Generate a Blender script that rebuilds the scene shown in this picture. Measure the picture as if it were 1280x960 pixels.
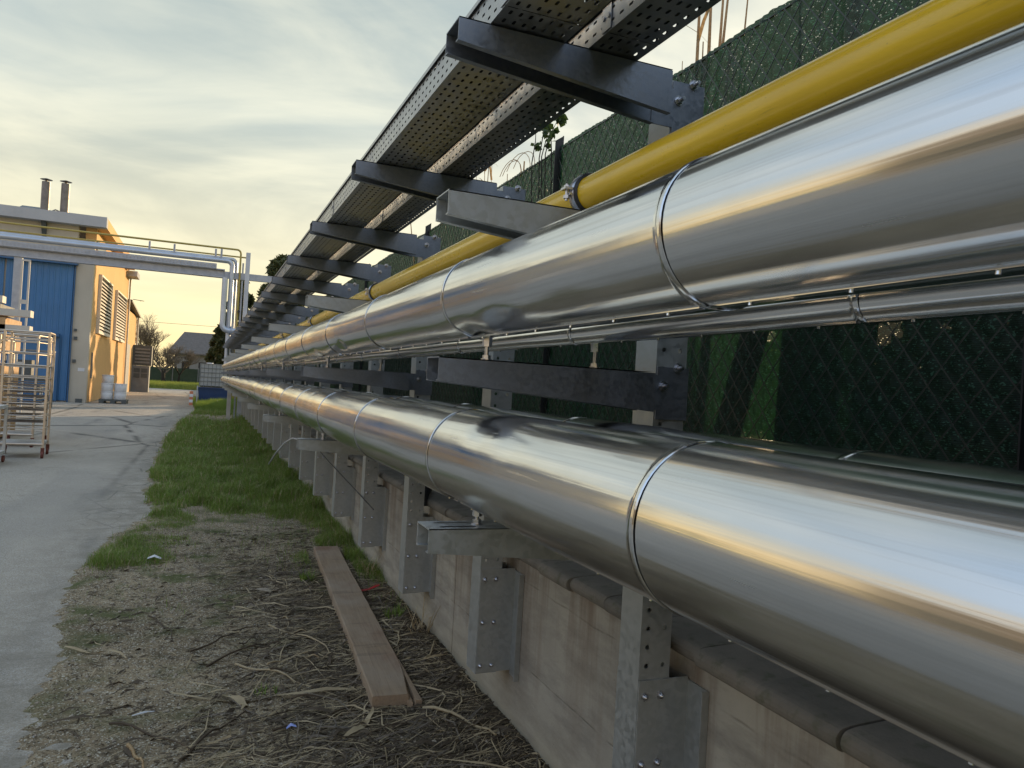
import bpy, math, random
import numpy as np
from mathutils import Matrix, Vector
R = random.Random(7)
NR = np.random.RandomState(5)
S = 1.3                      # spacing of the rack posts in metres
H = 1.16 * S                 # eye height above the verge
scene = bpy.context.scene
for o in list(bpy.data.objects): bpy.data.objects.remove(o)
C = scene.collection

# ---------------------------------------------------------------- camera
F, YAW, PITCH, ROLL = 950.0, 0.385965, 0.0090374, 0.0582242
fw = Vector((math.sin(YAW)*math.cos(PITCH), math.cos(YAW)*math.cos(PITCH), math.sin(PITCH)))
r0 = Vector((math.cos(YAW), -math.sin(YAW), 0)); u0 = r0.cross(fw)
rr = r0*math.cos(ROLL) + u0*math.sin(ROLL); uu = -r0*math.sin(ROLL) + u0*math.cos(ROLL)
cd = bpy.data.cameras.new('camera'); cam = bpy.data.objects.new('camera', cd); C.objects.link(cam)
cd.sensor_width = 36.0; cd.lens = F/1280*36; cd.clip_start = 0.05; cd.clip_end = 3000
m = Matrix.Identity(4)
for i in range(3): m[i][0] = rr[i]; m[i][1] = uu[i]; m[i][2] = -fw[i]
m[0][3], m[1][3], m[2][3] = 0, 0, H
cam.matrix_world = m
scene.camera = cam
scene.render.resolution_x, scene.render.resolution_y = 1024, 768

# ---------------------------------------------------------------- light
SUN_AZ, SUN_EL = math.radians(42), math.radians(11)     # azimuth from +Y towards +X
sd = Vector((math.sin(SUN_AZ)*math.cos(SUN_EL), math.cos(SUN_AZ)*math.cos(SUN_EL), math.sin(SUN_EL)))
ld = bpy.data.lights.new('sun', 'SUN'); ld.energy = 3.0; ld.angle = math.radians(0.9); ld.color = (1.0, .72, .42)
lo = bpy.data.objects.new('sun', ld); C.objects.link(lo); lo.rotation_euler = sd.to_track_quat('Z', 'Y').to_euler()

class N:
    """small node-tree writer"""
    def __init__(s, nt): s.nt = nt; s.n = nt.nodes; s.l = nt.links
    def add(s, t, **kw):
        n = s.n.new(t)
        for k, v in kw.items():
            if k.startswith('i_'): n.inputs[int(k[2:]) if k[2:].isdigit() else k[2:].replace('_', ' ')].default_value = v
            else: setattr(n, k, v)
        return n
    def sock(s, n, i, v):
        if isinstance(v, bpy.types.NodeSocket): s.l.new(v, n.inputs[i])
        elif v is not None: n.inputs[i].default_value = v
    def math(s, op, a, b=None, c=None, clamp=False):
        n = s.n.new('ShaderNodeMath'); n.operation = op; n.use_clamp = clamp
        s.sock(n, 0, a); s.sock(n, 1, b)
        if c is not None: s.sock(n, 2, c)
        return n.outputs[0]
    def vmath(s, op, a, b=None):
        n = s.n.new('ShaderNodeVectorMath'); n.operation = op; s.sock(n, 0, a); s.sock(n, 1, b)
        return n.outputs['Value'] if op in ('DOT_PRODUCT', 'LENGTH') else n.outputs[0]
    def rng(s, v, a, b, c=0.0, d=1.0, smooth=False):
        n = s.n.new('ShaderNodeMapRange'); n.clamp = True
        if smooth: n.interpolation_type = 'SMOOTHSTEP'
        s.sock(n, 0, v)
        for i, x in zip((1, 2, 3, 4), (a, b, c, d)): n.inputs[i].default_value = x
        return n.outputs[0]
    def mix(s, f, a, b, bt='MIX'):
        n = s.n.new('ShaderNodeMix'); n.data_type = 'RGBA'; n.blend_type = bt
        s.sock(n, 0, f)
        for i, x in ((6, a), (7, b)):
            if isinstance(x, tuple) and len(x) == 3: x = (*x, 1)
            s.sock(n, i, x)
        return n.outputs[2]
    def noise(s, vec, scale, detail=4, rough=.55, dist=0.0):
        n = s.n.new('ShaderNodeTexNoise'); s.sock(n, 'Vector', vec); n.inputs['Scale'].default_value = scale
        n.inputs['Detail'].default_value = detail; n.inputs['Roughness'].default_value = rough; n.inputs['Distortion'].default_value = dist
        return n.outputs[0]
    def voro(s, vec, scale, feature='F1', out=0, rnd=1.0):
        n = s.n.new('ShaderNodeTexVoronoi'); n.feature = feature; s.sock(n, 'Vector', vec); n.inputs['Scale'].default_value = scale
        n.inputs['Randomness'].default_value = rnd
        return n.outputs[out]
    def map(s, vec, loc=(0, 0, 0), rot=(0, 0, 0), sc=(1, 1, 1)):
        n = s.n.new('ShaderNodeMapping'); s.sock(n, 'Vector', vec)
        n.inputs['Location'].default_value = loc; n.inputs['Rotation'].default_value = rot; n.inputs['Scale'].default_value = sc
        return n.outputs[0]
    def xyz(s, v):
        n = s.n.new('ShaderNodeSeparateXYZ'); s.sock(n, 0, v); return n.outputs
    def comb(s, x, y, z):
        n = s.n.new('ShaderNodeCombineXYZ'); s.sock(n, 0, x); s.sock(n, 1, y); s.sock(n, 2, z); return n.outputs[0]
    def ramp(s, f, stops):
        n = s.n.new('ShaderNodeValToRGB'); s.sock(n, 0, f); e = n.color_ramp.elements
        while len(e) < len(stops): e.new(0.5)
        for x, (p, c) in zip(e, stops): x.position = p; x.color = (*c, 1)
        return n.outputs[0]
    def bump(s, h, strength, dist=0.01, normal=None):
        n = s.n.new('ShaderNodeBump'); s.sock(n, 'Height', h); n.inputs['Strength'].default_value = strength; n.inputs['Distance'].default_value = dist
        if normal is not None: s.l.new(normal, n.inputs['Normal'])
        return n.outputs[0]

# ---------------------------------------------------------------- sky
w = bpy.data.worlds.new('World'); scene.world = w; w.use_nodes = True; w.node_tree.nodes.clear(); k = N(w.node_tree)
tc = k.add('ShaderNodeTexCoord').outputs['Generated']
d = k.add('ShaderNodeVectorMath', operation='NORMALIZE'); k.l.new(tc, d.inputs[0]); d = d.outputs[0]
x, y, z = k.xyz(d)
zc = k.math('MAXIMUM', z, 0.0)
el = k.math('ARCSINE', k.math('MINIMUM', zc, 1.0))                     # elevation, radians
sunf = k.vmath('DOT_PRODUCT', d, (math.sin(SUN_AZ), math.cos(SUN_AZ), 0))   # 1 towards the sun
side = k.rng(sunf, -.55, .75, 0, 1, True)
e1 = k.math('DIVIDE', el, 1.5708)
near = k.ramp(e1, [(0, (.64, .47, .22)), (.05, (.62, .51, .27)), (.11, (.50, .48, .34)), (.20, (.33, .37, .32)), (.36, (.24, .30, .30)), (.6, (.23, .30, .35)), (1, (.23, .32, .43))])
far = k.ramp(e1, [(0, (.72, .45, .22)), (.08, (.64, .43, .25)), (.14, (.42, .37, .32)), (.22, (.40, .49, .62)), (.5, (.37, .50, .72)), (1, (.27, .37, .52))])
base = k.mix(side, far, near)
glow = k.math('POWER', k.math('MAXIMUM', k.vmath('DOT_PRODUCT', d, tuple(sd)), 0.0), 9.0)
base = k.mix(k.math('MULTIPLY', glow, .75), base, (.74, .70, .54))
# layer of thin cloud, laid out on a plane overhead
iz = k.math('DIVIDE', 1.0, k.math('ADD', zc, .24))
p = k.comb(k.math('MULTIPLY', x, iz), k.math('MULTIPLY', y, iz), 0.0)
pm = k.map(p, rot=(0, 0, .55), sc=(1.0, 1.35, 1), loc=(1.3, .4, 0))
c1 = k.noise(pm, .95, 7, .55, .9)
c2 = k.noise(k.map(p, rot=(0, 0, .35), sc=(.9, 1.7, 1), loc=(4.3, 2.4, 0)), 1.9, 6, .55, .9)
cl = k.rng(k.math('ADD', k.math('MULTIPLY', c1, .72), k.math('MULTIPLY', c2, .28)), .36, .66, 0, 1, True)
lit = k.mix(side, (.46, .50, .56), (.54, .52, .40))
lit = k.mix(k.rng(e1, .02, .2, 1, 0), lit, (.66, .56, .32))
dark = k.mix(side, (.32, .42, .56), (.19, .235, .238))
dark = k.mix(k.rng(e1, .04, .2, 1, 0), dark, (.53, .44, .25))
cloud = k.mix(c2, dark, lit)
cloud = k.mix(cl, dark, lit)
amt = k.math('MULTIPLY', k.rng(e1, .0, .10, .25, 1.0), k.rng(side, 0, 1, .25, .80))
col = k.mix(amt, base, cloud)
sky = k.add('ShaderNodeTexSky', sky_type='NISHITA', sun_disc=False, sun_elevation=SUN_EL, sun_rotation=SUN_AZ)
tint = k.vmath('MULTIPLY', col, (10.4, 10.4, 10.4))
full = k.mix(.86, sky.outputs[0], tint)
bg = k.add('ShaderNodeBackground'); k.l.new(full, bg.inputs[0]); bg.inputs[1].default_value = 0.1
ow = k.add('ShaderNodeOutputWorld'); k.l.new(bg.outputs[0], ow.inputs[0])
scene.view_settings.view_transform = 'Standard'; scene.view_settings.look = 'None'
scene.view_settings.exposure = 0.93; scene.view_settings.gamma = 1.0
scene.render.engine = 'CYCLES'; scene.cycles.max_bounces = 8; scene.cycles.transparent_max_bounces = 12

# ---------------------------------------------------------------- materials
def mat(name):
    m = bpy.data.materials.new(name); m.use_nodes = True; m.node_tree.nodes.clear(); k = N(m.node_tree)
    b = k.add('ShaderNodeBsdfPrincipled'); o = k.add('ShaderNodeOutputMaterial'); k.l.new(b.outputs[0], o.inputs[0])
    k.b = b; k.o = o; k.m = m
    k.obj = k.add('ShaderNodeTexCoord').outputs['Object']; k.pos = k.add('ShaderNodeNewGeometry').outputs['Position']
    k.rand = k.add('ShaderNodeObjectInfo').outputs['Random']
    return k
def setp(k, **kw):
    for a, v in kw.items():
        a = {'base': 'Base Color', 'rough': 'Roughness', 'metal': 'Metallic', 'normal': 'Normal', 'spec': 'Specular IOR Level', 'coat': 'Coat Weight', 'coatr': 'Coat Roughness', 'aniso': 'Anisotropic', 'arot': 'Anisotropic Rotation', 'tan': 'Tangent', 'alpha': 'Alpha', 'trans': 'Transmission Weight', 'sheen': 'Sheen Weight'}[a]
        if isinstance(v, tuple) and len(v) == 3: v = (*v, 1)
        k.sock(k.b, a, v)
    return k.m
def simple(name, c1, c2=None, scale=8, rough=.6, metal=0.0, bump=.0, bscale=60, spec=None, sc=(1, 1, 1)):
    k = mat(name); c2 = c2 or tuple(v*.7 for v in c1)
    v = k.map(k.pos, sc=sc)
    f = k.rng(k.noise(v, scale, 6, .6), .3, .7)
    setp(k, base=k.mix(f, c1, c2), rough=k.rng(k.noise(v, scale*2.3, 4), .3, .7, rough*.85, min(1, rough*1.15)), metal=metal)
    if spec is not None: setp(k, spec=spec)
    if bump: setp(k, normal=k.bump(k.noise(v, bscale, 5, .6), bump, .01))
    return k.m
def make_alu():
    k = mat('brushed_aluminium')
    st = k.noise(k.map(k.pos, sc=(1, .006, 1)), 130, 4, .65)         # long drawn streaks
    st2 = k.noise(k.map(k.pos, sc=(1, .012, 1)), 30, 3, .6)
    bl = k.noise(k.map(k.pos, sc=(1, .5, 1)), 4, 4, .55)
    sp = k.rng(k.voro(k.pos, 70), 0, .05, 1, 0)
    spm = k.math('MULTIPLY', sp, k.rng(k.noise(k.pos, 6, 3), .50, .60))
    scr = k.rng(k.noise(k.map(k.pos, rot=(.5, .4, .7), sc=(1, .04, 1)), 90, 2, .5), .70, .74)
    base = k.mix(k.rng(bl, .3, .7), (.76, .755, .75), (.68, .68, .68))
    base = k.mix(k.math('MULTIPLY', spm, .6), base, (.30, .29, .27))
    base = k.mix(k.math('MULTIPLY', k.rng(st, .48, .70), .38), base, (.46, .45, .43))
    dust = k.rng(k.noise(k.map(k.pos, sc=(1, .6, 1)), 2.6, 7, .68), .50, .72)
    base = k.mix(k.math('MULTIPLY', dust, .22), base, (.48, .45, .40))
    st3 = k.noise(k.map(k.pos, sc=(1, .03, 1)), 13, 3, .6)
    dn = k.noise(k.map(k.pos, sc=(1, .7, 1)), 5.5, 3, .5)
    h = k.math('ADD', k.math('ADD', k.math('MULTIPLY', st, .13), k.math('MULTIPLY', st2, .75)), k.math('ADD', k.math('MULTIPLY', st3, .9), k.math('MULTIPLY', dn, .7)))
    n = k.bump(h, .095, .012)
    rg = k.math('ADD', k.rng(bl, .3, .7, .10, .17), k.math('ADD', k.math('MULTIPLY', k.rng(st, .4, .7), .05), k.math('ADD', k.math('MULTIPLY', scr, .12), k.math('MULTIPLY', dust, .10))))
    setp(k, base=base, metal=1.0, rough=rg, normal=n)
    return k.m
def make_galv(name, a, b, rough=.42, metal=.85, scale=75):
    k = mat(name)
    vc = k.xyz(k.voro(k.pos, scale, 'F1', 1))[0]
    bl = k.noise(k.pos, 5, 5, .6)
    c = k.mix(k.math('MULTIPLY', vc, .8), a, b)
    c = k.mix(k.rng(bl, .45, .75, 0, .10), c, tuple(x*.6 for x in a))
    drip = k.rng(k.noise(k.map(k.pos, sc=(1, 1, .12)), 38, 4, .6), .56, .72)
    c = k.mix(k.math('MULTIPLY', drip, .08), c, (.50, .50, .48))
    setp(k, base=c, metal=metal, rough=k.rng(k.math('ADD', k.math('MULTIPLY', vc, .5), k.math('MULTIPLY', bl, .5)), .2, .8, rough-.1, rough+.14), normal=k.bump(k.noise(k.pos, 240, 3), .05, .004))
    return k.m
ALU = make_alu()
GALV = make_galv('galvanised_steel', (.41, .43, .425), (.50, .515, .51), .46, .7)
GALV_SHADE = make_galv('shaded_galvanised_arm', (.20, .22, .255), (.26, .28, .31), .44, .8, 120)  # same galvanised steel, darker: the arms' shade is put into the colour
TRAY = make_galv('galvanised_tray_sheet', (.34, .345, .35), (.44, .445, .45), .36, .95, 40)
ZINC = simple('bright_zinc', (.62, .62, .64), (.42, .42, .45), 40, .30, 1.0)
BLACKR = simple('black_rubber', (.02, .02, .022), (.035, .035, .035), 30, .55)
def make_yellow():
    k = mat('yellow_gloss_paint')
    bl = k.noise(k.map(k.pos, sc=(1, .3, 1)), 9, 6, .6)
    sc_ = k.rng(k.noise(k.map(k.pos, sc=(1, .08, 1)), 90, 4, .7), .62, .72)
    c = k.mix(k.rng(bl, .3, .7), (.92, .60, .018), (.80, .50, .015))
    c = k.mix(k.math('MULTIPLY', sc_, .35), c, (.25, .17, .02))
    dots = k.math('MULTIPLY', k.rng(k.voro(k.pos, 60), 0, .09, 1, 0), .6)
    c = k.mix(dots, c, (.12, .09, .04))
    return setp(k, base=c, rough=k.rng(bl, .3, .7, .22, .36), coat=.35, coatr=.12, normal=k.bump(k.noise(k.map(k.pos, sc=(1, .15, 1)), 45, 4), .08, .006))
YEL = make_yellow()
def make_concrete():
    k = mat('cast_concrete_wall'); X, Y, Z = k.xyz(k.pos)
    a = k.noise(k.pos, 1.3, 7, .65); b = k.noise(k.map(k.pos, sc=(1, .25, 1)), 14, 5, .65)
    c = k.mix(k.rng(a, .3, .7), (.50, .45, .36), (.34, .305, .25))
    c = k.mix(k.rng(b, .42, .70, 0, .7), c, (.21, .19, .16))
    stain = k.rng(k.noise(k.map(k.pos, sc=(1, 1, .10)), 5.5, 6, .65), .48, .62)
    top = k.rng(Z, .15, .78, .10, 1)
    c = k.mix(k.math('MULTIPLY', k.math('MULTIPLY', stain, top), .75), c, (.20, .14, .095))
    low = k.math('MULTIPLY', k.rng(Z, .0, .28, 1, 0), k.rng(k.noise(k.pos, 4, 5), .35, .65, .3, 1))
    c = k.mix(k.math('MULTIPLY', low, .55), c, (.42, .36, .24))
    moss = k.math('MULTIPLY', k.rng(Z, .0, .10, 1, 0), .5)
    c = k.mix(moss, c, (.12, .12, .07))
    # pour lines of the formwork boards and rough honeycombed seams
    zz = k.math('ADD', Z, k.math('MULTIPLY', k.noise(k.pos, 3, 3), .03))
    ln = k.math('PINGPONG', zz, .175)
    seam = k.math('MULTIPLY', k.rng(ln, 0, .006, 1, 0), k.rng(k.noise(k.pos, 9, 4), .40, .62))
    c = k.mix(k.math('MULTIPLY', seam, .5), c, (.13, .115, .09))
    pit = k.rng(k.voro(k.pos, 46), 0, .16, 1, 0); pit = k.math('MULTIPLY', pit, k.rng(k.noise(k.pos, 5, 3), .52, .68))
    c = k.mix(k.math('MULTIPLY', pit, .6), c, (.12, .11, .10))
    hh = k.math('SUBTRACT', k.math('MULTIPLY', k.noise(k.pos, 70, 6, .65), .5), k.math('ADD', seam, pit))
    setp(k, base=c, rough=.9, normal=k.bump(hh, .45, .008), spec=.25)
    return k.m
CONC = make_concrete()
def make_coping():
    k = mat('dark_coping_stone')
    a = k.noise(k.pos, 6, 6, .65); t = k.math('MULTIPLY', k.rand, .35)
    c = k.mix(k.rng(a, .3, .7), (.24, .215, .18), (.14, .13, .11)); c = k.mix(t, c, (.32, .28, .23))
    c = k.mix(k.rng(k.noise(k.pos, 22, 4), .55, .7, 0, .5), c, (.10, .11, .06))
    return setp(k, base=c, rough=.88, spec=.3, normal=k.bump(k.noise(k.pos, 90, 5, .65), .4, .006))
COPE = make_coping()
def make_asphalt():
    k = mat('worn_asphalt'); X, Y, Z = k.xyz(k.pos)
    big = k.noise(k.map(k.pos, sc=(1, .5, 1)), .55, 6, .6)
    c = k.mix(k.rng(big, .3, .7), (.44, .375, .29), (.27, .235, .18))
    ag = k.voro(k.pos, 210, 'F1', 1); agx = k.xyz(ag)[0]
    c = k.mix(k.rng(agx, .45, .95, 0, .6), c, (.58, .56, .52)); c = k.mix(k.rng(agx, .0, .28, .6, 0), c, (.13, .125, .12))
    stn = k.rng(k.noise(k.map(k.pos, sc=(1, .22, 1)), 1.6, 6, .6), .55, .72)
    c = k.mix(k.math('MULTIPLY', stn, .75), c, (.155, .148, .135))
    pt = k.xyz(k.voro(k.map(k.pos, sc=(.22, .11, 0)), 1.0, 'F1', 1))[0] if False else k.rng(k.noise(k.map(k.pos, sc=(.5, .12, 1)), .9, 3), .47, .50)
    c = k.mix(k.math('MULTIPLY', pt, .22), c, (.18, .172, .16))
    tan = k.rng(k.noise(k.pos, 1.1, 5), .5, .75)
    c = k.mix(k.math('MULTIPLY', tan, .3), c, (.46, .41, .33))
    warp = k.vmath('ADD', k.pos, k.vmath('MULTIPLY', k.add('ShaderNodeTexNoise', i_Scale=.9).outputs[1], (1.6, 1.6, 0)))
    ce = k.voro(k.map(warp, sc=(.30, .17, 0)), 1.0, 'DISTANCE_TO_EDGE')
    cm = k.rng(Y, 9, 17, 0, 1)
    edge = k.math('MULTIPLY', k.rng(X, -1.3, -.7, 0, 1), k.rng(Y, 6, 11, .2, 1))
    ce2 = k.voro(k.map(warp, sc=(1, .8, 0)), 2.0, 'DISTANCE_TO_EDGE')
    cr = k.math('MAXIMUM', k.math('MULTIPLY', k.rng(ce, .0, .020, 1, 0), cm), k.math('MULTIPLY', k.rng(ce2, 0, .03, 1, 0), edge))
    cr = k.math('MULTIPLY', cr, k.rng(k.noise(k.pos, 1.2, 3), .38, .50))
    ce3 = k.voro(k.map(warp, sc=(2.4, 2.0, 0)), 2.0, 'DISTANCE_TO_EDGE')
    cr = k.math('MAXIMUM', cr, k.math('MULTIPLY', k.math('MULTIPLY', k.rng(ce3, 0, .02, .6, 0), k.rng(Y, 5, 9)), k.rng(k.noise(k.pos, .8, 3), .54, .62)))
    c = k.mix(k.math('MULTIPLY', cr, .85), c, (.035, .034, .03))
    dirt = k.math('MULTIPLY', k.rng(X, -1.35, -.55, 0, 1), k.rng(k.noise(k.pos, 5, 7, .7), .36, .60))
    c = k.mix(k.math('MULTIPLY', dirt, .75), c, (.20, .175, .13))
    h = k.math('SUBTRACT', k.math('ADD', k.math('MULTIPLY', agx, .5), k.math('MULTIPLY', k.noise(k.pos, 90, 5, .7), .5)), k.math('MULTIPLY', cr, 2))
    return setp(k, base=c, rough=.82, spec=.4, normal=k.bump(h, .5, .006))
ASPH = make_asphalt()
def make_soil():
    k = mat('littered_soil'); X, Y, Z = k.xyz(k.pos)
    a = k.noise(k.pos, 1.4, 7, .62); b = k.noise(k.pos, 22, 6, .7); f = k.noise(k.pos, 130, 5, .7)
    c = k.mix(k.rng(a, .35, .65), (.37, .285, .175), (.20, .15, .09))
    c = k.mix(k.rng(b, .45, .7, 0, .7), c, (.070, .060, .045))
    c = k.mix(k.rng(f, .54, .72, 0, .45), c, (.52, .45, .32))
    vg_ = k.xyz(k.voro(k.pos, 150, 'F1', 1)); c = k.mix(k.rng(vg_[1], .75, .95, 0, .75), c, (.055, .045, .03)); c = k.mix(k.rng(vg_[2], .80, .98, 0, .8), c, (.62, .57, .45))
    pb = k.xyz(k.voro(k.pos, 75, 'F1', 1))[0]
    c = k.mix(k.math('MULTIPLY', k.rng(pb, .93, .97), k.rng(k.voro(k.pos, 75), .2, .3, 1, 0)), c, (.48, .46, .42))
    green = k.math('MULTIPLY', k.rng(k.noise(k.pos, 2.6, 5), .50, .66), k.rng(Y, 3.2, 5.5, .35, .9))
    c = k.mix(green, c, (.085, .10, .032))
    wet = k.math('MULTIPLY', k.rng(X, .35, 1.1, 0, 1), k.rng(Y, 4.4, 6.2, 1, 0))
    c = k.mix(k.math('MULTIPLY', wet, .85), c, (.045, .034, .024))
    return setp(k, base=c, rough=.95, spec=.2, normal=k.bump(k.math('ADD', k.math('MULTIPLY', b, .7), k.math('MULTIPLY', f, .5)), .7, .014))
SOIL = make_soil()
def leafmat(name, a, b, rough=.55, tr=.35, sc=3.0):
    k = mat(name)
    n = k.noise(k.pos, sc, 4, .6); g = k.noise(k.pos, sc*14, 2, .6)
    c = k.mix(k.rng(n, .3, .7), a, b); c = k.mix(k.rng(g, .35, .7, 0, .6), c, tuple(v*1.7 for v in b))
    setp(k, base=c, rough=rough, spec=.3)
    t = k.add('ShaderNodeBsdfTranslucent'); k.l.new(c, t.inputs[0])
    ms = k.add('ShaderNodeMixShader'); ms.inputs[0].default_value = tr
    k.l.new(k.b.outputs[0], ms.inputs[1]); k.l.new(t.outputs[0], ms.inputs[2]); k.l.new(ms.outputs[0], k.o.inputs[0])
    return k.m
GRASS = leafmat('lush_grass', (.095, .165, .026), (.20, .265, .055), .6, .32, 4.5)
STRAW = leafmat('dry_straw', (.58, .47, .29), (.30, .23, .135), .7, .15, 5)
DARKLITTER = leafmat('dark_rotting_leaves', (.13, .095, .06), (.06, .045, .03), .8, .1, 6)
REED = leafmat('dry_reed', (.36, .22, .10), (.42, .30, .16), .6, .3, 8)
LEAF = leafmat('dark_hedge_leaf', (.020, .045, .014), (.035, .065, .016), .5, .3, 2)
EVER = leafmat('evergreen_leaf', (.045, .062, .026), (.070, .082, .034), .6, .2, 1)
BARK = simple('dark_bark', (.035, .028, .02), (.02, .016, .012), 9, .9, 0, .6, 30)
TWIG = simple('bare_twig', (.19, .15, .11), (.12, .10, .075), 9, .9)
FIELD = leafmat('distant_field_grass', (.14, .22, .035), (.24, .26, .06), .8, .3, .6)
def make_plank():
    k = mat('weathered_plank'); X, Y, Z = k.xyz(k.obj)
    g = k.noise(k.map(k.obj, sc=(1, .05, 1)), 60, 6, .7, .4); a = k.noise(k.obj, 3.2, 6, .6)
    c = k.mix(k.rng(g, .3, .7), (.37, .265, .165), (.24, .165, .105)); c = k.mix(k.rng(a, .35, .7, 0, .7), c, (.38, .31, .235))
    red = k.rng(k.noise(k.map(k.obj, sc=(1.2, .7, 1)), 2.2, 4), .53, .66)
    c = k.mix(k.math('MULTIPLY', red, .55), c, (.20, .09, .05))
    bands = k.rng(k.noise(k.map(k.obj, sc=(.25, 1, .3)), 9, 3), .60, .64)
    c = k.mix(k.math('MULTIPLY', bands, .28), c, (.13, .10, .075))
    return setp(k, base=c, rough=.85, spec=.25, normal=k.bump(g, .5, .006))
PLANK = make_plank()
SPLIT = simple('fresh_split_wood', (.42, .30, .19), (.28, .19, .12), 14, .8, 0, .3, 60)
def make_net():
    k = mat('green_shade_net')
    fold = k.noise(k.pos, 2.2, 4, .6)
    X, Y, Z = k.xyz(k.pos)
    v = k.map(k.pos, sc=(1, .42, 1))
    cell = k.xyz(k.voro(v, 400, 'F1', 1)); cd_ = k.voro(v, 400)
    row = k.math('PINGPONG', k.math('ADD', Z, k.math('MULTIPLY', k.noise(k.pos, 7, 2), .015)), .0023)
    rowf = k.rng(row, .0004, .0019)
    clus = k.rng(k.noise(k.pos, 5, 4, .6), .35, .65, .97, .86)
    hole = k.math('MULTIPLY', k.math('MULTIPLY', k.math('GREATER_THAN', cell[0], clus), k.rng(cd_, .35, .5, 1, 0)), rowf)
    c = k.mix(k.rng(fold, .3, .7), (.006, .026, .017), (.010, .036, .024))
    c = k.mix(k.math('MULTIPLY', rowf, .8), c, (.001, .005, .003))
    c = k.mix(k.rng(cell[2], .88, .94, 0, .8), c, (.06, .17, .115))
    setp(k, base=c, rough=.5, spec=.4)
    setp(k, normal=k.bump(k.math('ADD', k.noise(k.pos, 45, 2, .5), k.math('MULTIPLY', rowf, .3)), .30, .008))
    t = k.add('ShaderNodeBsdfTranslucent'); k.l.new(k.mix(.4, c, (.03, .13, .045)), t.inputs[0])
    ms = k.add('ShaderNodeMixShader'); ms.inputs[0].default_value = .26
    k.l.new(k.b.outputs[0], ms.inputs[1]); k.l.new(t.outputs[0], ms.inputs[2])
    tp = k.add('ShaderNodeBsdfTransparent'); m2 = k.add('ShaderNodeMixShader')
    k.sock(m2, 0, k.math('ADD', k.math('MULTIPLY', hole, .60), .012)); k.l.new(ms.outputs[0], m2.inputs[1]); k.l.new(tp.outputs[0], m2.inputs[2])
    k.l.new(m2.outputs[0], k.o.inputs[0])
    return k.m
NET = make_net()
WIRE = simple('dark_green_wire', (.008, .016, .012), (.02, .03, .025), 30, .4)
IRON = simple('dark_angle_iron', (.020, .024, .026), (.04, .04, .04), 20, .5, .3)
def plaster(name, a, b, dirt=.5):
    k = mat(name); X, Y, Z = k.xyz(k.pos)
    n = k.noise(k.pos, .8, 6, .6); st = k.rng(k.noise(k.map(k.pos, sc=(1, 1, .12)), 2.4, 5, .6), .52, .72)
    c = k.mix(k.rng(n, .3, .7), a, b); c = k.mix(k.math('MULTIPLY', st, .3*dirt), c, tuple(v*.55 for v in b))
    low = k.math('MULTIPLY', k.rng(Z, 0, 1.1, 1, 0), k.rng(k.noise(k.pos, 2, 5), .3, .7, .4, 1))
    c = k.mix(k.math('MULTIPLY', low, .5*dirt), c, (.30, .28, .24))
    return setp(k, base=c, rough=.88, spec=.25, normal=k.bump(k.noise(k.pos, 25, 5), .25, .01))
ORANGE = plaster('apricot_render', (.70, .44, .20), (.63, .39, .17))
CREAM = plaster('cream_render', (.50, .46, .38), (.44, .40, .33))
PARA = plaster('grey_white_parapet', (.46, .47, .49), (.40, .41, .43))
BLUE = simple('blue_painted_sheet', (.05, .17, .36), (.042, .145, .31), 1.2, .45, 0, .1, 20)
BLUED = simple('dark_blue_frame', (.03, .11, .24), (.025, .09, .20), 2, .5)
YELD = simple('faded_yellow_paint', (.42, .33, .08), (.34, .27, .07), 4, .5)
GPIPE = simple('pale_blue_grey_cladding', (.50, .55, .62), (.40, .45, .52), 2.5, .42, .55, .1, 30)
GSTEEL = simple('gantry_galvanised', (.40, .43, .48), (.30, .33, .38), 6, .5, .5)
PALE = simple('pale_cream_steel', (.55, .52, .46), (.46, .43, .38), 5, .5)
STEEL = simple('stainless_tube', (.62, .54, .44), (.50, .43, .35), 12, .35, .85)
RUST = simple('red_brown_caster', (.18, .045, .025), (.12, .03, .02), 30, .6)
WHITEP = simple('white_plastic', (.66, .67, .68), (.55, .56, .58), 3, .5)
GREYU = simple('dark_grey_unit', (.09, .10, .10), (.06, .07, .07), 3, .6)
GREYL = simple('mid_grey_unit', (.20, .21, .21), (.15, .16, .16), 3, .6)
LOUV = simple('pale_louvre_slat', (.66, .60, .50), (.56, .50, .42), 4, .6)
GLASSD = simple('dark_window_glass', (.03, .035, .04), (.02, .022, .025), 2, .15)
TANW = simple('tan_crate_wood', (.50, .31, .15), (.42, .26, .13), 4, .75, 0, .2, 20)
STACK = simple('flue_steel', (.22, .20, .185), (.15, .14, .13), 5, .5, .5)
HOUSEW = plaster('far_house_render', (.26, .25, .24), (.21, .20, .19))
ROOFT = simple('far_house_roof', (.16, .14, .13), (.11, .10, .09), 3, .85)
BLUEB = simple('blue_plastic_bin', (.015, .045, .13), (.012, .035, .10), 3, .5)
GREENF = simple('far_green_fence_net', (.035, .06, .035), (.05, .075, .045), 2, .8)
REDP = simple('red_plastic', (.50, .02, .02), (.35, .015, .015), 20, .4)
BLUEC = simple('pale_blue_plastic', (.35, .42, .80), (.25, .32, .62), 20, .4)
STONE = simple('pale_pebble', (.40, .34, .25), (.24, .19, .14), 24, .85)
WOODP = simple('white_board', (.60, .58, .54), (.50, .48, .44), 8, .7)

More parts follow.
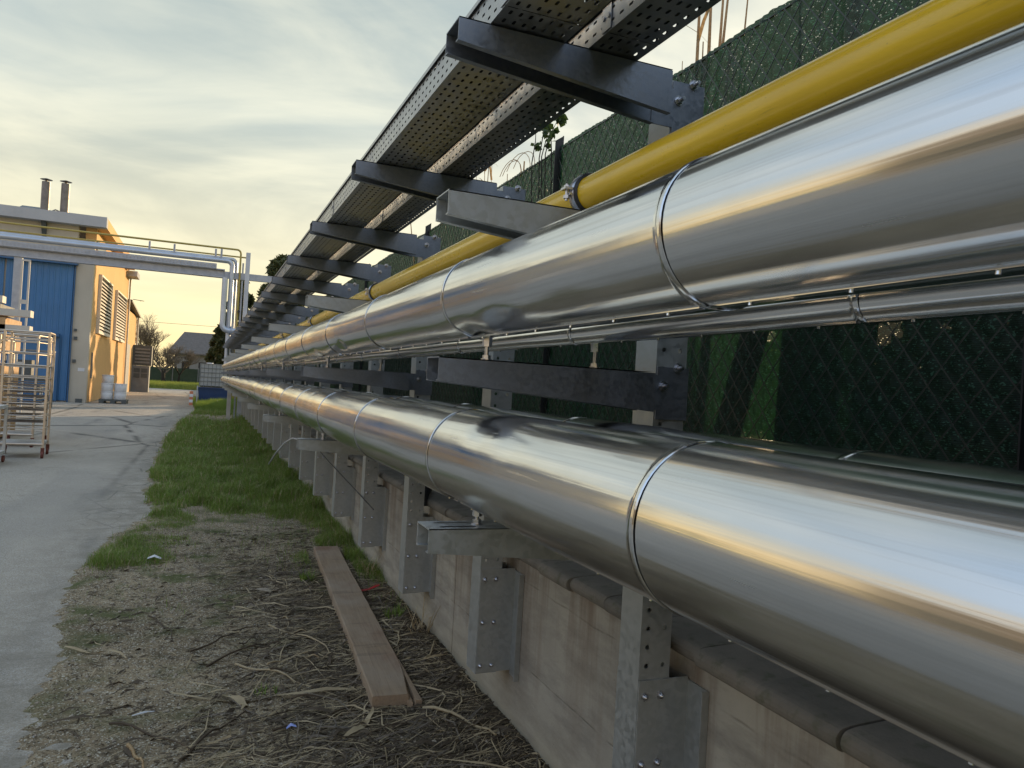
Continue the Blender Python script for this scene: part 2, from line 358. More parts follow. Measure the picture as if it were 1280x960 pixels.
# ---------------------------------------------------------------- mesh helpers
class MB:
    def __init__(s): s.v = []; s.f = []; s.sm = []; s.mi = []
    def add(s, vs, fs, smooth=False, mi=0):
        o = len(s.v); s.v += [tuple(v) for v in vs]
        for f in fs: s.f.append(tuple(i+o for i in f)); s.sm.append(smooth); s.mi.append(mi)
        return s
    def box(s, x0, x1, y0, y1, z0, z1, mi=0):
        vs = [(x, y, z) for z in (z0, z1) for y in (y0, y1) for x in (x0, x1)]
        return s.add(vs, [(0, 2, 3, 1), (4, 5, 7, 6), (0, 1, 5, 4), (2, 6, 7, 3), (0, 4, 6, 2), (1, 3, 7, 5)], mi=mi)
    def hexa(s, q0, q1, mi=0):      # two quads -> solid
        return s.add(list(q0)+list(q1), [(3, 2, 1, 0), (4, 5, 6, 7), (0, 1, 5, 4), (1, 2, 6, 5), (2, 3, 7, 6), (3, 0, 4, 7)], mi=mi)
    def tube(s, pts, rad, n=12, caps=True, mi=0, smooth=True):
        pts = [Vector(p) for p in pts]; rads = rad if isinstance(rad, (list, tuple)) else [rad]*len(pts)
        rings = []; up = None
        for i, p in enumerate(pts):
            t = (pts[min(i+1, len(pts)-1)]-pts[max(i-1, 0)]).normalized()
            if up is None: up = Vector((0, 0, 1)) if abs(t.z) < .9 else Vector((1, 0, 0))
            a = t.cross(up).normalized(); b = a.cross(t).normalized(); up = b
            rings.append([p+a*math.cos(q)*rads[i]+b*math.sin(q)*rads[i] for q in (2*math.pi*j/n for j in range(n))])
        vs = [v for r_ in rings for v in r_]; fs = []
        for i in range(len(pts)-1):
            for j in range(n): fs.append((i*n+j, i*n+(j+1) % n, (i+1)*n+(j+1) % n, (i+1)*n+j))
        s.add(vs, fs, smooth, mi)
        if caps: s.add(rings[0], [tuple(range(n))], False, mi); s.add(rings[-1], [tuple(range(n-1, -1, -1))], False, mi)
        return s
    def plate(s, org, ud, vd, us, vs_, hole, n=8, mi=0):
        """sheet of cells; hole(i, j) -> None or (a, b) half sizes of the opening"""
        org, ud, vd = Vector(org), Vector(ud), Vector(vd)
        P = lambda u, v: org+ud*u+vd*v
        for i in range(len(us)-1):
            for j in range(len(vs_)-1):
                h = hole(i, j); u0_, u1_, v0_, v1_ = us[i], us[i+1], vs_[j], vs_[j+1]
                q = [P(u0_, v0_), P(u1_, v0_), P(u1_, v1_), P(u0_, v1_)]
                if not h: s.add(q, [(0, 1, 2, 3)], mi=mi); continue
                cu, cv = (u0_+u1_)/2, (v0_+v1_)/2; a, b = h
                kx = min(a, b)
                hv = []
                for t in range(8):
                    an = math.radians(-157.5+45*t); cx, cy = math.cos(an), math.sin(an)
                    ex, ey = (a-kx)*(1 if cx > 0 else -1), (b-kx)*(1 if cy > 0 else -1)
                    hv.append(P(cu+ex+cx*kx, cv+ey+cy*kx))
                s.add(q+hv, [(0, 1, 6, 5), (1, 7, 6), (1, 2, 8, 7), (2, 9, 8), (2, 3, 10, 9), (3, 11, 10), (3, 0, 4, 11), (0, 5, 4)], mi=mi)
        return s
    def mesh(s, name, mats):
        me = bpy.data.meshes.new(name); me.from_pydata(s.v, [], s.f)
        mats = mats if isinstance(mats, (list, tuple)) else [mats]
        for x_ in mats: me.materials.append(x_)
        me.polygons.foreach_set('use_smooth', s.sm); me.polygons.foreach_set('material_index', s.mi); me.update()
        return me
def link(name, me, parent=None, loc=None, rot=None, sc=None):
    o = bpy.data.objects.new(name, me); C.objects.link(o)
    if parent: o.parent = parent
    if loc is not None: o.location = loc
    if rot is not None: o.rotation_euler = rot
    if sc is not None: o.scale = sc
    return o
def part(name, mb, mats, parent=None, **kw): return link(name, mb.mesh(name, mats), parent, **kw)
def tag(o, label=None, cat=None, group=None, kind=None):
    if label: o['label'] = label
    if cat: o['category'] = cat
    if group: o['group'] = group
    if kind: o['kind'] = kind
    return o
def thing(name, label, cat, loc=(0, 0, 0), group=None, rz=0):
    o = bpy.data.objects.new(name, None); C.objects.link(o); o.location = loc; o.rotation_euler = (0, 0, rz); o.empty_display_size = .1
    return tag(o, label, cat, group)
def copy_tree(o, parent=None):
    c = o.copy(); C.objects.link(c); c.parent = parent
    for ch in o.children: copy_tree(ch, c)
    return c
def U(x, y, z): return (x*S, y*S, z*S+H)            # rack units (posts one unit apart, origin at the eye)
def fast_mesh(name, verts, faces_n, nper, mats, matidx=None, smooth=False):
    """verts (k,3) array, every face uses nper consecutive vertices"""
    me = bpy.data.meshes.new(name); nv = len(verts); nf = faces_n
    me.vertices.add(nv); me.vertices.foreach_set('co', verts.astype(np.float32).ravel())
    me.loops.add(nf*nper); me.loops.foreach_set('vertex_index', np.arange(nf*nper, dtype=np.int32))
    me.polygons.add(nf); me.polygons.foreach_set('loop_start', np.arange(0, nf*nper, nper, dtype=np.int32))
    mats = mats if isinstance(mats, (list, tuple)) else [mats]
    for m_ in mats: me.materials.append(m_)
    if matidx is not None: me.polygons.foreach_set('material_index', matidx.astype(np.int32))
    if smooth: me.polygons.foreach_set('use_smooth', np.ones(nf, dtype=bool))
    me.update(calc_edges=True); me.validate(); return me

# ================================================================= SETTING
# one sheet to the horizon, the worn asphalt yard, the littered verge
g = MB(); g.add([(-900, -600, -.06), (900, -600, -.06), (900, 1200, -.06), (-900, 1200, -.06)], [(0, 1, 2, 3)])
tag(part('ground', g, FIELD), kind='structure')
def vnoise(x, y, seed=0):
    """cheap value noise, numpy arrays"""
    xi, yi = np.floor(x).astype(int), np.floor(y).astype(int); xf, yf = x-xi, y-yi
    h = lambda a, b: (np.sin(a*127.1+b*311.7+seed*74.7)*43758.5453) % 1.0
    sx, sy = xf*xf*(3-2*xf), yf*yf*(3-2*yf)
    return (h(xi, yi)*(1-sx)+h(xi+1, yi)*sx)*(1-sy)+(h(xi, yi+1)*(1-sx)+h(xi+1, yi+1)*sx)*sy
def fbm(x, y, seed=0, o=4):
    t = 0; a = .5
    for i in range(o): t = t+a*vnoise(x*2**i, y*2**i, seed+i); a *= .5
    return t
def edge_x(Y):        # right edge of the asphalt along the yard
    Y = np.asarray(Y, dtype=float)
    base = np.interp(Y, [1.5, 3.1, 4, 5, 6.3, 7.5, 8.9, 12, 18, 26, 33, 40, 46, 70], [-.50, -.50, -.60, -.70, -.78, -.62, -.50, -.62, -.72, -.60, -.15, -.55, -.3, -.2])
    return base+.20*(fbm(Y*.9, Y*0+3.3, 2)-.47)+.16*(fbm(Y*3.7, Y*0+1.3, 5)-.47)+.06*(vnoise(Y*17, Y*0+7.3, 8)-.5)
def ground_h(x, y):
    """height of the verge"""
    ex = edge_x(y)
    h = .012+.030*(fbm(x*1.6, y*1.6, 11)-.45)+.020*(fbm(x*7, y*7, 21)-.45)+.012*(fbm(x*24, y*24, 31, 2)-.4)
    h = h-np.clip((ex-x+.06)/.22, 0, 1)*.050+.016*(vnoise(x*31, y*31, 77)-.5)*np.clip((x-ex+.1)/.1, 0, 1)
    h = h+np.clip((x-.6)/.7, 0, 1)*.035
    return h
def verge():
    ys = np.concatenate([np.arange(-2, 1.5, .25), np.arange(1.5, 8, .028), 8+np.cumsum(np.linspace(.03, .35, 150))])
    xs = np.concatenate([np.arange(-1.5, 1.34, .028), [1.36, 1.42]])
    XX, YY = np.meshgrid(xs, ys); Z = ground_h(XX, YY)
    V = np.stack([XX, YY, Z], -1).reshape(-1, 3); nx, ny = len(xs), len(ys)
    me = bpy.data.meshes.new('verge')
    i = np.arange(ny-1)[:, None]*nx+np.arange(nx-1)[None, :]
    q = np.stack([i, i+1, i+nx+1, i+nx], -1).reshape(-1, 4)
    me.vertices.add(len(V)); me.vertices.foreach_set('co', V.astype(np.float32).ravel())
    me.loops.add(q.size); me.loops.foreach_set('vertex_index', q.astype(np.int32).ravel())
    me.polygons.add(len(q)); me.polygons.foreach_set('loop_start', np.arange(0, q.size, 4, dtype=np.int32)); me.polygons.foreach_set('use_smooth', np.ones(len(q), dtype=bool))
    me.materials.append(SOIL); me.update(calc_edges=True); return link('verge', me), float(ys[-1])
vg, vend = verge(); tag(vg, kind='structure')
a = MB(); ys = list(np.arange(-6, 78, .25)); L = [(-60, y_, 0.0) for y_ in ys]; Rr = [(float(edge_x(y_))+.30, y_, 0.0) if y_ < vend-1 else (-.15, y_, 0.0) for y_ in ys]
a.add(L+Rr, [(i, len(ys)+i, len(ys)+i+1, i+1) for i in range(len(ys)-1)]); tag(part('asphalt_yard', a, ASPH), kind='structure')
a = MB(); a.box(1.6, 160, -25, 200, -.05, .70); tag(part('raised_ground', a, FIELD), kind='structure')
a = MB(); a.add([(-40, 70, .004), (40, 70, .004), (90, 260, .004), (-90, 260, .004)], [(0, 1, 2, 3)]); tag(part('far_meadow', a, FIELD), kind='structure')

# ================================================================= PIPES
YN, YF = -1.7, 19.6
SEAM0, PITCHS = .654, .755
def clad_sheet(r, L_, dents=(), n=56, mseg=22, bead=.0021, tag_='cladding_sheet', seed=0, lap=True, phase=0.0):
    """one rolled aluminium sheet, its swaged bead at the near end, the lap along its underside"""
    mb = MB(); ys_ = [0, .0015, .0035, .0055, .0075, .0095, .0110, .012]; br = [.0008, .0024, bead, bead*1.1, bead, .0024, .0008, 0]
    rest = list(np.linspace(.022, L_, mseg)); yy = ys_+rest; bb = br+[0]*len(rest)
    th = [2*math.pi*j/n for j in range(n)]
    vs = []
    for y_, b_ in zip(yy, bb):
        for t in th:
            q = r+b_
            q += .0007*math.sin(t*3+seed+y_*2.1)+.0005*math.sin(y_*9+seed*1.7+t)
            for (dt, dy, st, sy, dp) in dents:
                a_ = (t-dt+math.pi) % (2*math.pi)-math.pi
                q -= dp*math.exp(-(a_/st)**2-((y_-dy)/sy)**2)
            vs.append((math.cos(t)*q, y_, math.sin(t)*q))
    fs = [(i*n+j, (i+1)*n+j, (i+1)*n+(j+1) % n, i*n+(j+1) % n) for i in range(len(yy)-1) for j in range(n)]
    mb.add(vs, fs, True)
    if lap:       # standing lap edge along the bottom
        a0 = math.radians(-97); ca, sa = math.cos(a0), math.sin(a0); ta = (math.sin(a0), -math.cos(a0))
        q0 = [(ca*(r-.002)+ta[0]*w_, .02, sa*(r-.002)+ta[1]*w_) for w_ in (0, .010)]+[(ca*(r+.0018)+ta[0]*w_, .02, sa*(r+.0018)+ta[1]*w_) for w_ in (.010, 0)]
        q1 = [(v_[0], L_, v_[2]) for v_ in q0]; mb.hexa(q0, q1)
        for s_ in np.linspace(.10, L_-.08, 6):
            c0 = (ca*(r+.0016)+ta[0]*.006, s_, sa*(r+.0016)+ta[1]*.006); c1 = (c0[0]+ca*.004, s_, c0[2]+sa*.004)
            mb.tube([c0, c1], .003, 6)
    return mb.mesh('cladding_sheet', ALU)
def pipe_run(name, cx, cz, r, label, dents_of, off=0.0, group=None):
    root = thing(name, label, 'pipe', U(cx, YN, cz), group)
    k0 = int(math.floor((YN-SEAM0-off)/PITCHS)); shared = None; L_ = PITCHS*S-.001
    i = k0
    while SEAM0+off+i*PITCHS < YF:
        y_ = SEAM0+off+i*PITCHS
        if i < 9:
            me = clad_sheet(r*S, L_, dents_of(y_), seed=i*1.3)
        else:
            shared = shared or clad_sheet(r*S, L_, dents_of(y_), n=32, mseg=8, seed=2.2); me = shared
        link('cladding_sheet', me, root, (0, (y_-YN)*S, 0)); i += 1
    yend = (SEAM0+off+i*PITCHS-YN)*S
    return root, yend
sup = [1.36+2*i for i in range(-2, 12)]
def d_low(y_):
    out = []
    for sy in sup:
        if -.2 < sy-y_ < .95:
            out += [(math.radians(-100), (sy-y_)*S, .34, .075, .010), (math.radians(-118), (sy-y_)*S+.02, .2, .05, .006)]
    for yy, an, dp in ((1.16, 136, .0055), (1.03, 143, .003), (3.3, 120, .005), (2.4, 60, .003)):
        if 0 < yy-y_ < PITCHS: out.append((math.radians(an), (yy-y_)*S, .26, .055, dp))
    return out
def d_up(y_):
    out = []
    for sy in sup:
        if -.2 < sy-y_ < .95: out += [(math.radians(-112), (sy-y_)*S, .36, .08, .010)]
    for yy, an, dp in ((1.17, -132, .007), (1.06, -140, -.003), (1.86, 100, .004), (2.68, -138, .009), (.92, -140, .003)):
        if 0 < yy-y_ < PITCHS: out.append((math.radians(an), (yy-y_)*S, .22, .06, dp))
    return out
BK = (.75, -.138, .090)
LOW, UP, SM, YE = (.497, -.1325, .0915), (.497, .178, .0797), (.73, .1305, .0255), (.697, .401, .036)
lowp, le = pipe_run('insulated_pipe', *LOW, 'thickest aluminium clad pipe, lowest of the run, above the concrete wall', d_low)
upp, ue = pipe_run('insulated_pipe', *UP, 'large aluminium clad pipe in the middle of the rack, just below the yellow pipe', d_up)
bkp, be = pipe_run('insulated_pipe', *BK, 'aluminium clad pipe lying behind the lowest thick pipe, against the posts', lambda y_: [(1.6, .5, .3, .06, .004)], off=.03)
smp, se = pipe_run('insulated_pipe', *SM, 'thin aluminium clad pipe tucked behind and under the upper large pipe', lambda y_: [], off=.02)
def elbow(p0, d0, d1, R_, n=8):
    """points of a quarter bend from p0 heading d0 to heading d1"""
    p0, d0, d1 = Vector(p0), Vector(d0), Vector(d1); c_ = p0+d1*R_
    return [c_-d1*R_*math.cos(t)+d0*R_*math.sin(t) for t in (math.pi/2*i/n for i in range(n+1))]
for root, e_, r_ in ((lowp, le, LOW[2]*S), (upp, ue, UP[2]*S), (smp, se, SM[2]*S), (bkp, be, BK[2]*S)):
    pts = [(0, e_-.01, 0)]+elbow((0, e_, 0), (0, 1, 0), (1, 0, 0), r_*1.5)
    pts.append(pts[-1]+Vector((.25, 0, 0)))
    part('end_elbow', MB().tube(pts, r_-.001, 28), ALU, root)
# yellow gas pipe with its clamps
yp = thing('gas_pipe', 'glossy yellow painted gas pipe running above the metal pipes along the fence', 'pipe', U(YE[0], YN, YE[1]))
tot = (19.3-YN)*S; mb = MB(); mb.tube([(0, t, 0) for t in np.linspace(0, tot, 40)], YE[2]*S, 40); part('pipe_barrel', mb, YEL, yp)
wb = MB()
for t in (2.65, 7.1, 11.6, 16.4): wb.tube([(0, t-.006, 0), (0, t-.002, 0), (0, t+.002, 0), (0, t+.006, 0)], [YE[2]*S+.0005, YE[2]*S+.0022, YE[2]*S+.0022, YE[2]*S+.0005], 32, False)
part('weld_bead', wb, YEL, yp)
def clamp_mesh():
    mb = MB(); r_ = YE[2]*S
    for y0_ in (-.022, ):
        mb.tube([(0, y0_, 0), (0, y0_+.004, 0), (0, y0_+.028, 0), (0, y0_+.032, 0)], [r_+.001, r_+.007, r_+.007, r_+.001], 32, False)
    return mb.mesh('pipe_clamp', BLACKR)
def clampband_mesh():
    mb = MB(); r_ = YE[2]*S
    mb.tube([(0, -.020+.016-.007, 0), (0, -.020+.016-.005, 0), (0, -.020+.016+.015, 0), (0, -.020+.016+.017, 0)], [r_+.007, r_+.0098, r_+.0098, r_+.007], 32, False)
    for sx in (-1, 1):
        mb.box(sx*(r_+.006)-.010, sx*(r_+.006)+.014*sx+.010*(sx < 0)+.0, -.012, .016, -.010, -.004)
        mb.box(min(sx*(r_+.004), sx*(r_+.03)), max(sx*(r_+.004), sx*(r_+.03)), -.012, .016, .004, .010)
        mb.tube([(sx*(r_+.019), .002, -.024), (sx*(r_+.019), .002, .020)], .004, 8)
        mb.tube([(sx*(r_+.019), .002, -.018), (sx*(r_+.019), .002, -.010)], .0085, 6, smooth=False)
        mb.tube([(sx*(r_+.019), .002, .010), (sx*(r_+.019), .002, .016)], .0085, 6, smooth=False)
    return mb.mesh('clamp_band', ZINC)
cm, cbm = clamp_mesh(), clampband_mesh()
for sy in sup:
    if YN < sy < 19.2:
        c_ = link('pipe_clamp', cm, yp, (0, (sy-YN)*S, 0)); link('clamp_band', cbm, c_)

# ================================================================= SUPPORT POSTS
WF, WL = .0, 1.0
def bolt_mesh():
    """bolt whose shank points to -y"""
    mb = MB(); mb.tube([(0, 0, 0), (0, -.0025, 0)], .0145, 14, smooth=False); mb.tube([(0, -.0025, 0), (0, -.012, 0)], .0105, 6, smooth=False); mb.tube([(0, -.012, 0), (0, -.026, 0)], .0055, 8)
    return mb.mesh('bolt', ZINC)
def screw_mesh():
    mb = MB(); mb.tube([(0, 0, 0), (0, -.002, 0)], .0125, 12, smooth=False); mb.tube([(0, -.002, 0), (0, -.006, 0), (0, -.010, 0), (0, -.0125, 0)], [.0095, .0088, .006, .001], 10)
    return mb.mesh('screw', ZINC)
BOLT, SCREW = bolt_mesh(), screw_mesh()
px0, px1, pz0, pz1 = .901*S, .978*S, -.957*S, .690*S
def channel_mesh(full=True):
    mb = MB(); t = .004; y0_, y1_ = 1.40*S, 1.485*S; off = Vector((0, -1.40*S, 0))
    wv = px1-px0; us = [0, .0065, .0395, .060, .0935, wv]        # columns, two of them punched
    nz = 41; vs_ = list(np.linspace(pz0, pz1, nz+1))
    def hole(i, j):
        if i == 1: return (.0072, .0072)
        if i == 3 and j % 3 != 1: return (.0072, .0072)
        return None
    y_ = 0
    mb.plate((px0, y_, 0), (1, 0, 0), (0, 0, 1), us, vs_, hole if full else (lambda i, j: None))
    mb.plate((px0, y_+t, 0), (1, 0, 0), (0, 0, 1), us, vs_, hole if full else (lambda i, j: None))
    dpt = (1.485-1.40)*S
    mb.box(px0, px0+t, .0005, dpt, pz0, pz1); mb.box(px1-t, px1, .0005, dpt, pz0, pz1)
    mb.box(px0+t, px0+.022, dpt-t, dpt-.0003, pz0, pz1); mb.box(px1-.022, px1-t, dpt-t, dpt-.0003, pz0, pz1)
    return mb.mesh('channel', GALV)
CHF, CHS = channel_mesh(True), channel_mesh(False)
def arm_mesh(ztop, ztip, zroot, slots=False, xtip=.392):
    """tapered cantilever arm: a lipped channel, open side down; local y=0 is the post face"""
    mb = MB(); t = .003; x0, x1 = xtip*S, .850*S; w0, w1 = -.080*S, -.0015; lip = .018
    zt, zb0, zb1 = ztop*S, ztip*S, zroot*S
    for ya, yb in ((w0, w0+t), (w1-t, w1)):
        mb.hexa([(x0, ya, zb0), (x0, yb, zb0), (x0, yb, zt-t), (x0, ya, zt-t)], [(x1, ya, zb1), (x1, yb, zb1), (x1, yb, zt-t), (x1, ya, zt-t)])
    ll = x1-x0; us = [0, .015]
    if slots:
        us = [0, .03, .13, .145, .245, .26, .36, .375, .475, ll]
        vs_ = [0, .018, .034, .07, .086, w1-w0]
        hf = lambda i, j: (.047, .0065) if (i % 2 == 1 and j in (1, 3)) else None
    else: us, vs_, hf = [0, ll], [0, w1-w0], (lambda i, j: None)
    mb.plate((x0, w0, zt), (1, 0, 0), (0, 1, 0), us, vs_, hf); mb.plate((x0, w0, zt-t), (1, 0, 0), (0, 1, 0), us, vs_, hf)
    mb.box(x0-.0002, x0, w0, w1, zt-t, zt)
    for ya, yb in ((w0+t, w0+lip), (w1-lip, w1-t)):
        mb.hexa([(x0, ya, zb0), (x0, yb, zb0), (x0, yb, zb0+t), (x0, ya, zb0+t)], [(x1, ya, zb1), (x1, yb, zb1), (x1, yb, zb1+t), (x1, ya, zb1+t)])
    # tall plate that bolts to the post
    mb.box(.903*S, .982*S, -.0062, -.0008, zroot*S-.022, zt+.020)
    mb.box(.850*S+.0005, .903*S, -.0062, -.0016, zroot*S+.004, zt-.003)
    return mb
A_TRAY = arm_mesh(.673, .630, .584).mesh('tray_arm', GALV_SHADE)
A_GAS = arm_mesh(.3585, .3135, .270).mesh('gas_pipe_arm', GALV)
A_UP = arm_mesh(.055, .011, -.026).mesh('upper_pipe_arm', GALV_SHADE)
A_LOW = arm_mesh(-.257, -.301, -.335, True).mesh('lower_pipe_arm', GALV)
def rod_mesh(z0, z1):
    mb = MB(); mb.tube([(0, 0, z0-.02), (0, 0, z1+.012)], .0055, 8); mb.tube([(0, 0, z0), (0, 0, z0+.004)], .014, 12, smooth=False)
    mb.tube([(0, 0, z0+.004), (0, 0, z0+.013)], .0105, 6, smooth=False); mb.tube([(0, 0, z0-.018), (0, 0, z0-.009)], .0105, 6, smooth=False)
    if z1-z0 > .035: mb.tube([(0, 0, z1-.022), (0, 0, z1+.002)], .0125, 6, smooth=False)
    return mb.mesh('support_rod', ZINC)
RODU, RODS, RODL = rod_mesh(.055*S, (.178-.0797)*S), rod_mesh(.055*S, (SM[1]-SM[2])*S), rod_mesh(-.257*S, (LOW[1]-LOW[2])*S)
def clip_mesh():
    mb = MB(); t = .004
    mb.box(px0+.001, 1.026*S, -t-.0006, -.0006, -.952*S, -.605*S)
    mb.box(1.026*S, 1.030*S, -.075*1.3, -.0006, -.965*S, -.612*S)
    mb.box(1.012*S, 1.026*S, -.075*1.3, -.075*1.3+t, -.965*S, -.612*S)
    return mb.mesh('wall_bracket', GALV)
CLIP = clip_mesh()
ords = ['', 'nearest', 'second nearest', 'third nearest', 'fourth nearest', 'fifth nearest', 'sixth nearest', 'seventh nearest', 'eighth nearest', 'ninth nearest', 'tenth nearest', 'eleventh nearest', 'twelfth nearest', 'thirteenth nearest', 'fourteenth nearest', 'fifteenth nearest', 'sixteenth nearest', 'seventeenth nearest', 'eighteenth nearest', 'nineteenth nearest', 'twentieth nearest']
GP = 'galvanised posts carrying the pipes'
def support(kk, full, arms, label):
    """one galvanised post with its arms and wall brackets; origin: foot of the post"""
    t = thing('support_post', label, 'post', (0, (1.40+kk)*S, H), GP)
    link('channel', CHF if full else CHS, t)
    cl_ = link('wall_bracket', CLIP, t)
    c2 = link('wall_bracket', CLIP, t, (0, .085*S+.0006, 0), None, (1, -1, 1))
    if full:
        for zz in (-.640, -.785, -.930):
            for xx in (.917, .957): link('bolt', SCREW, cl_, (xx*S, -.0046, zz*S))
    def arm(me, zt, rods):
        a_ = link(me.name, me, t)
        if full:
            link('bolt', BOLT, a_, (.953*S, -.0064, (zt+.015)*S)); link('bolt', BOLT, a_, (.917*S, -.0064, (zt-.026)*S))
        for rm, rx in rods: link('support_rod', rm, a_, (rx*S, -.04*S, 0))
    arm(A_TRAY, .673, [])
    if arms:
        arm(A_GAS, .3585, []); arm(A_UP, .055, [(RODU, UP[0]), (RODS, SM[0])]); arm(A_LOW, -.257, [(RODL, LOW[0]), (RODL, BK[0])])
    return t
support(-2, True, True, 'galvanised steel post with pipe arms standing behind the viewer at the wall')
support(-1, True, False, 'galvanised steel post beside the viewer, carrying only a tray arm')
for kk in range(0, 19):
    odd = kk % 2 == 0
    lb = f"{ords[kk+1]} galvanised post in view, " + ('carrying three pipe arms and a tray arm' if odd else 'carrying only a tray arm')
    support(kk, kk < 9, odd, lb)

# ================================================================= CABLE TRAYS
def tray_mesh(wid, hgt, length, nacross, nside, solid=False):
    mb = MB(); py = .0428; n = int(length/py); vs_ = [i*length/n for i in range(n+1)]
    m_ = .010; us = [0, m_]+[m_+(wid-2*m_)*(i+1)/nacross for i in range(nacross)]+[wid]
    h = (lambda i, j: None) if solid else (lambda i, j: (.0040, .0098) if (0 < i <= nacross) else None)
    if solid: us = [0, wid]; vs_ = [0, length]
    mb.plate((0, 0, 0), (1, 0, 0), (0, 1, 0), us, vs_, h)
    e = .006; zs = [0, e]+[e+(hgt-2*e)*(i+1)/nside for i in range(nside)]+[hgt]
    hs = (lambda i, j: None) if solid else (lambda i, j: (.0036, .0095) if 0 < i <= nside else None)
    if solid: zs = [0, hgt]
    for x_ in (0, wid): mb.plate((x_, 0, 0), (0, 0, 1), (0, 1, 0), zs, vs_, hs)
    mb.box(0.0, .012, 0, length, hgt, hgt+.0015); mb.box(wid-.012, wid, 0, length, hgt, hgt+.0015)
    return mb.mesh('tray_section', TRAY)
def lid_mesh(wid, hgt, length):
    mb = MB(); mb.box(-.006, wid+.006, 0, length, hgt+.004, hgt+.0055)
    mb.box(-.0075, -.006, 0, length, hgt-.006, hgt+.0055); mb.box(wid+.006, wid+.0075, 0, length, hgt-.006, hgt+.0055)
    return mb.mesh('tray_lid', TRAY)
def cable_mesh(wid, n, length, zc_):
    mb = MB()
    for i in range(n):
        x_ = .03+(wid-.12)*i/max(1, n-1); r_ = R.choice((.009, .012, .007))
        mb.tube([(x_+.006*math.sin(t*3.1+i), t, zc_+.004+r_) for t in np.linspace(0, length, 14)], r_, 6, False)
    return mb.mesh('cable', BLACKR)
def tray(label, x0, x1, hgt, na, ns, ncab):
    root = thing('cable_tray', label, 'cable tray', U(x0, 0, .6745)); wid = (x1-x0)*S; hh = hgt*S; Ls = 2.5
    full, sol, lid, cab = tray_mesh(wid, hh, Ls-.003, na, ns), None, lid_mesh(wid, hh, Ls-.002), cable_mesh(wid, ncab, Ls, .0)
    starts = [1.25*S+Ls*i for i in range(-2, 10)]
    cp = MB(); cp.box(-.0032, -.001, -.022, .022, .004, hh-.004)
    for yy in (-.012, .012): cp.tube([(-.0032, yy, hh*.5), (-.0065, yy, hh*.5)], .006, 8)
    cm_ = cp.mesh('joint_plate', TRAY)
    for i, y_ in enumerate(starts):
        s_ = link('tray_section', full, root, (0, y_, 0)); link('tray_lid', lid, root, (0, y_+.4, 0)); link('cable', cab, root, (0, y_, 0))
        link('joint_plate', cm_, root, (0, y_, 0))
    return root
tray('wide covered perforated cable tray, outermost of the two, along the arm tips', .453, .607, .068, 7, 3, 4)
tray('narrow covered perforated cable tray, the one nearer the fence', .657, .768, .056, 5, 2, 2)

# ================================================================= WALL, COPING
wl = thing('retaining_wall', 'long stained cast concrete retaining wall below the pipes', 'wall', (1.031*S, 0, 0))
WT = (-.565)*S+H
panel = MB(); Lp = 3.6
panel.box(0, .34, .004, Lp-.004, -.4, WT)
pm_ = panel.mesh('concrete_panel', CONC)
for i in range(-2, 9): link('concrete_panel', pm_, wl, (0, i*Lp+.35, 0))
cop = MB(); zc_ = WT; r_ = .026; x0 = -.040
prof = [(x0+r_, zc_+.0005)]+[(x0+r_-r_*math.sin(t), zc_+r_-r_*math.cos(t)) for t in np.linspace(.25, math.pi-.1, 8)]+[(x0+r_+.02, zc_+2*r_+.003), (.36, zc_+2*r_+.018), (.36, zc_+.0005)]
Lc = .2*S-.004; nprof = len(prof)
cop.add([(p_[0], 0, p_[1]) for p_ in prof]+[(p_[0], Lc, p_[1]) for p_ in prof], [(i, i+nprof, (i+1) % nprof+nprof, (i+1) % nprof) for i in range(nprof)], False)
cop.add([(p_[0], 0, p_[1]) for p_ in prof], [tuple(range(nprof))]); cop.add([(p_[0], Lc, p_[1]) for p_ in prof], [tuple(range(nprof-1, -1, -1))])
cme = cop.mesh('coping_stone', COPE)
i = -12
while (.947+.2*i) < 24.3:
    link('coping_stone', cme, wl, (R.uniform(-.003, .003), (.947+.2*i)*S, R.uniform(-.002, .002)), (R.uniform(-.004, .004), R.uniform(-.01, .01), R.uniform(-.006, .006))); i += 1

# ================================================================= FENCE
fx = 1.15*S; fz0, fz1 = WT+.06, .889*S+H; fy0, fy1 = -1.2*S, 24*S
fn = thing('chain_link_fence', 'chain link fence screened with dark green shade net on top of the wall', 'fence', (fx, 0, fz0))
mb = MB(); q = .0021
def wire(p0, p1, dx):
    p0, p1 = Vector(p0), Vector(p1); t = (p1-p0).normalized(); a_ = t.cross(Vector((1, 0, 0))).normalized()
    rg = [Vector((dx, 0, 0))+Vector((1, 0, 0))*q*math.cos(an)+a_*q*math.sin(an) for an in (0, 2.09, 4.19)]
    mb.add([p0+v for v in rg]+[p1+v for v in rg], [(0, 1, 4, 3), (1, 2, 5, 4), (2, 0, 3, 5)])
hh = fz1-fz0-.015; pit = .066; slope = .80        # run over rise
y_ = fy0-hh*slope
while y_ < fy1:
    for sgn in (1, -1):
        a0, a1 = (y_, 0), (y_+hh*slope, hh)
        if sgn < 0: a0, a1 = (y_+hh*slope, 0), (y_, hh)
        if min(a0[0], a1[0]) > fy0 and max(a0[0], a1[0]) < fy1: wire((0, a0[0], a0[1]), (0, a1[0], a1[1]), -.012-.003*sgn)
    y_ += pit
ws = link('mesh_wire', mb.mesh('mesh_wire', WIRE), fn); tag(ws, kind='stuff')
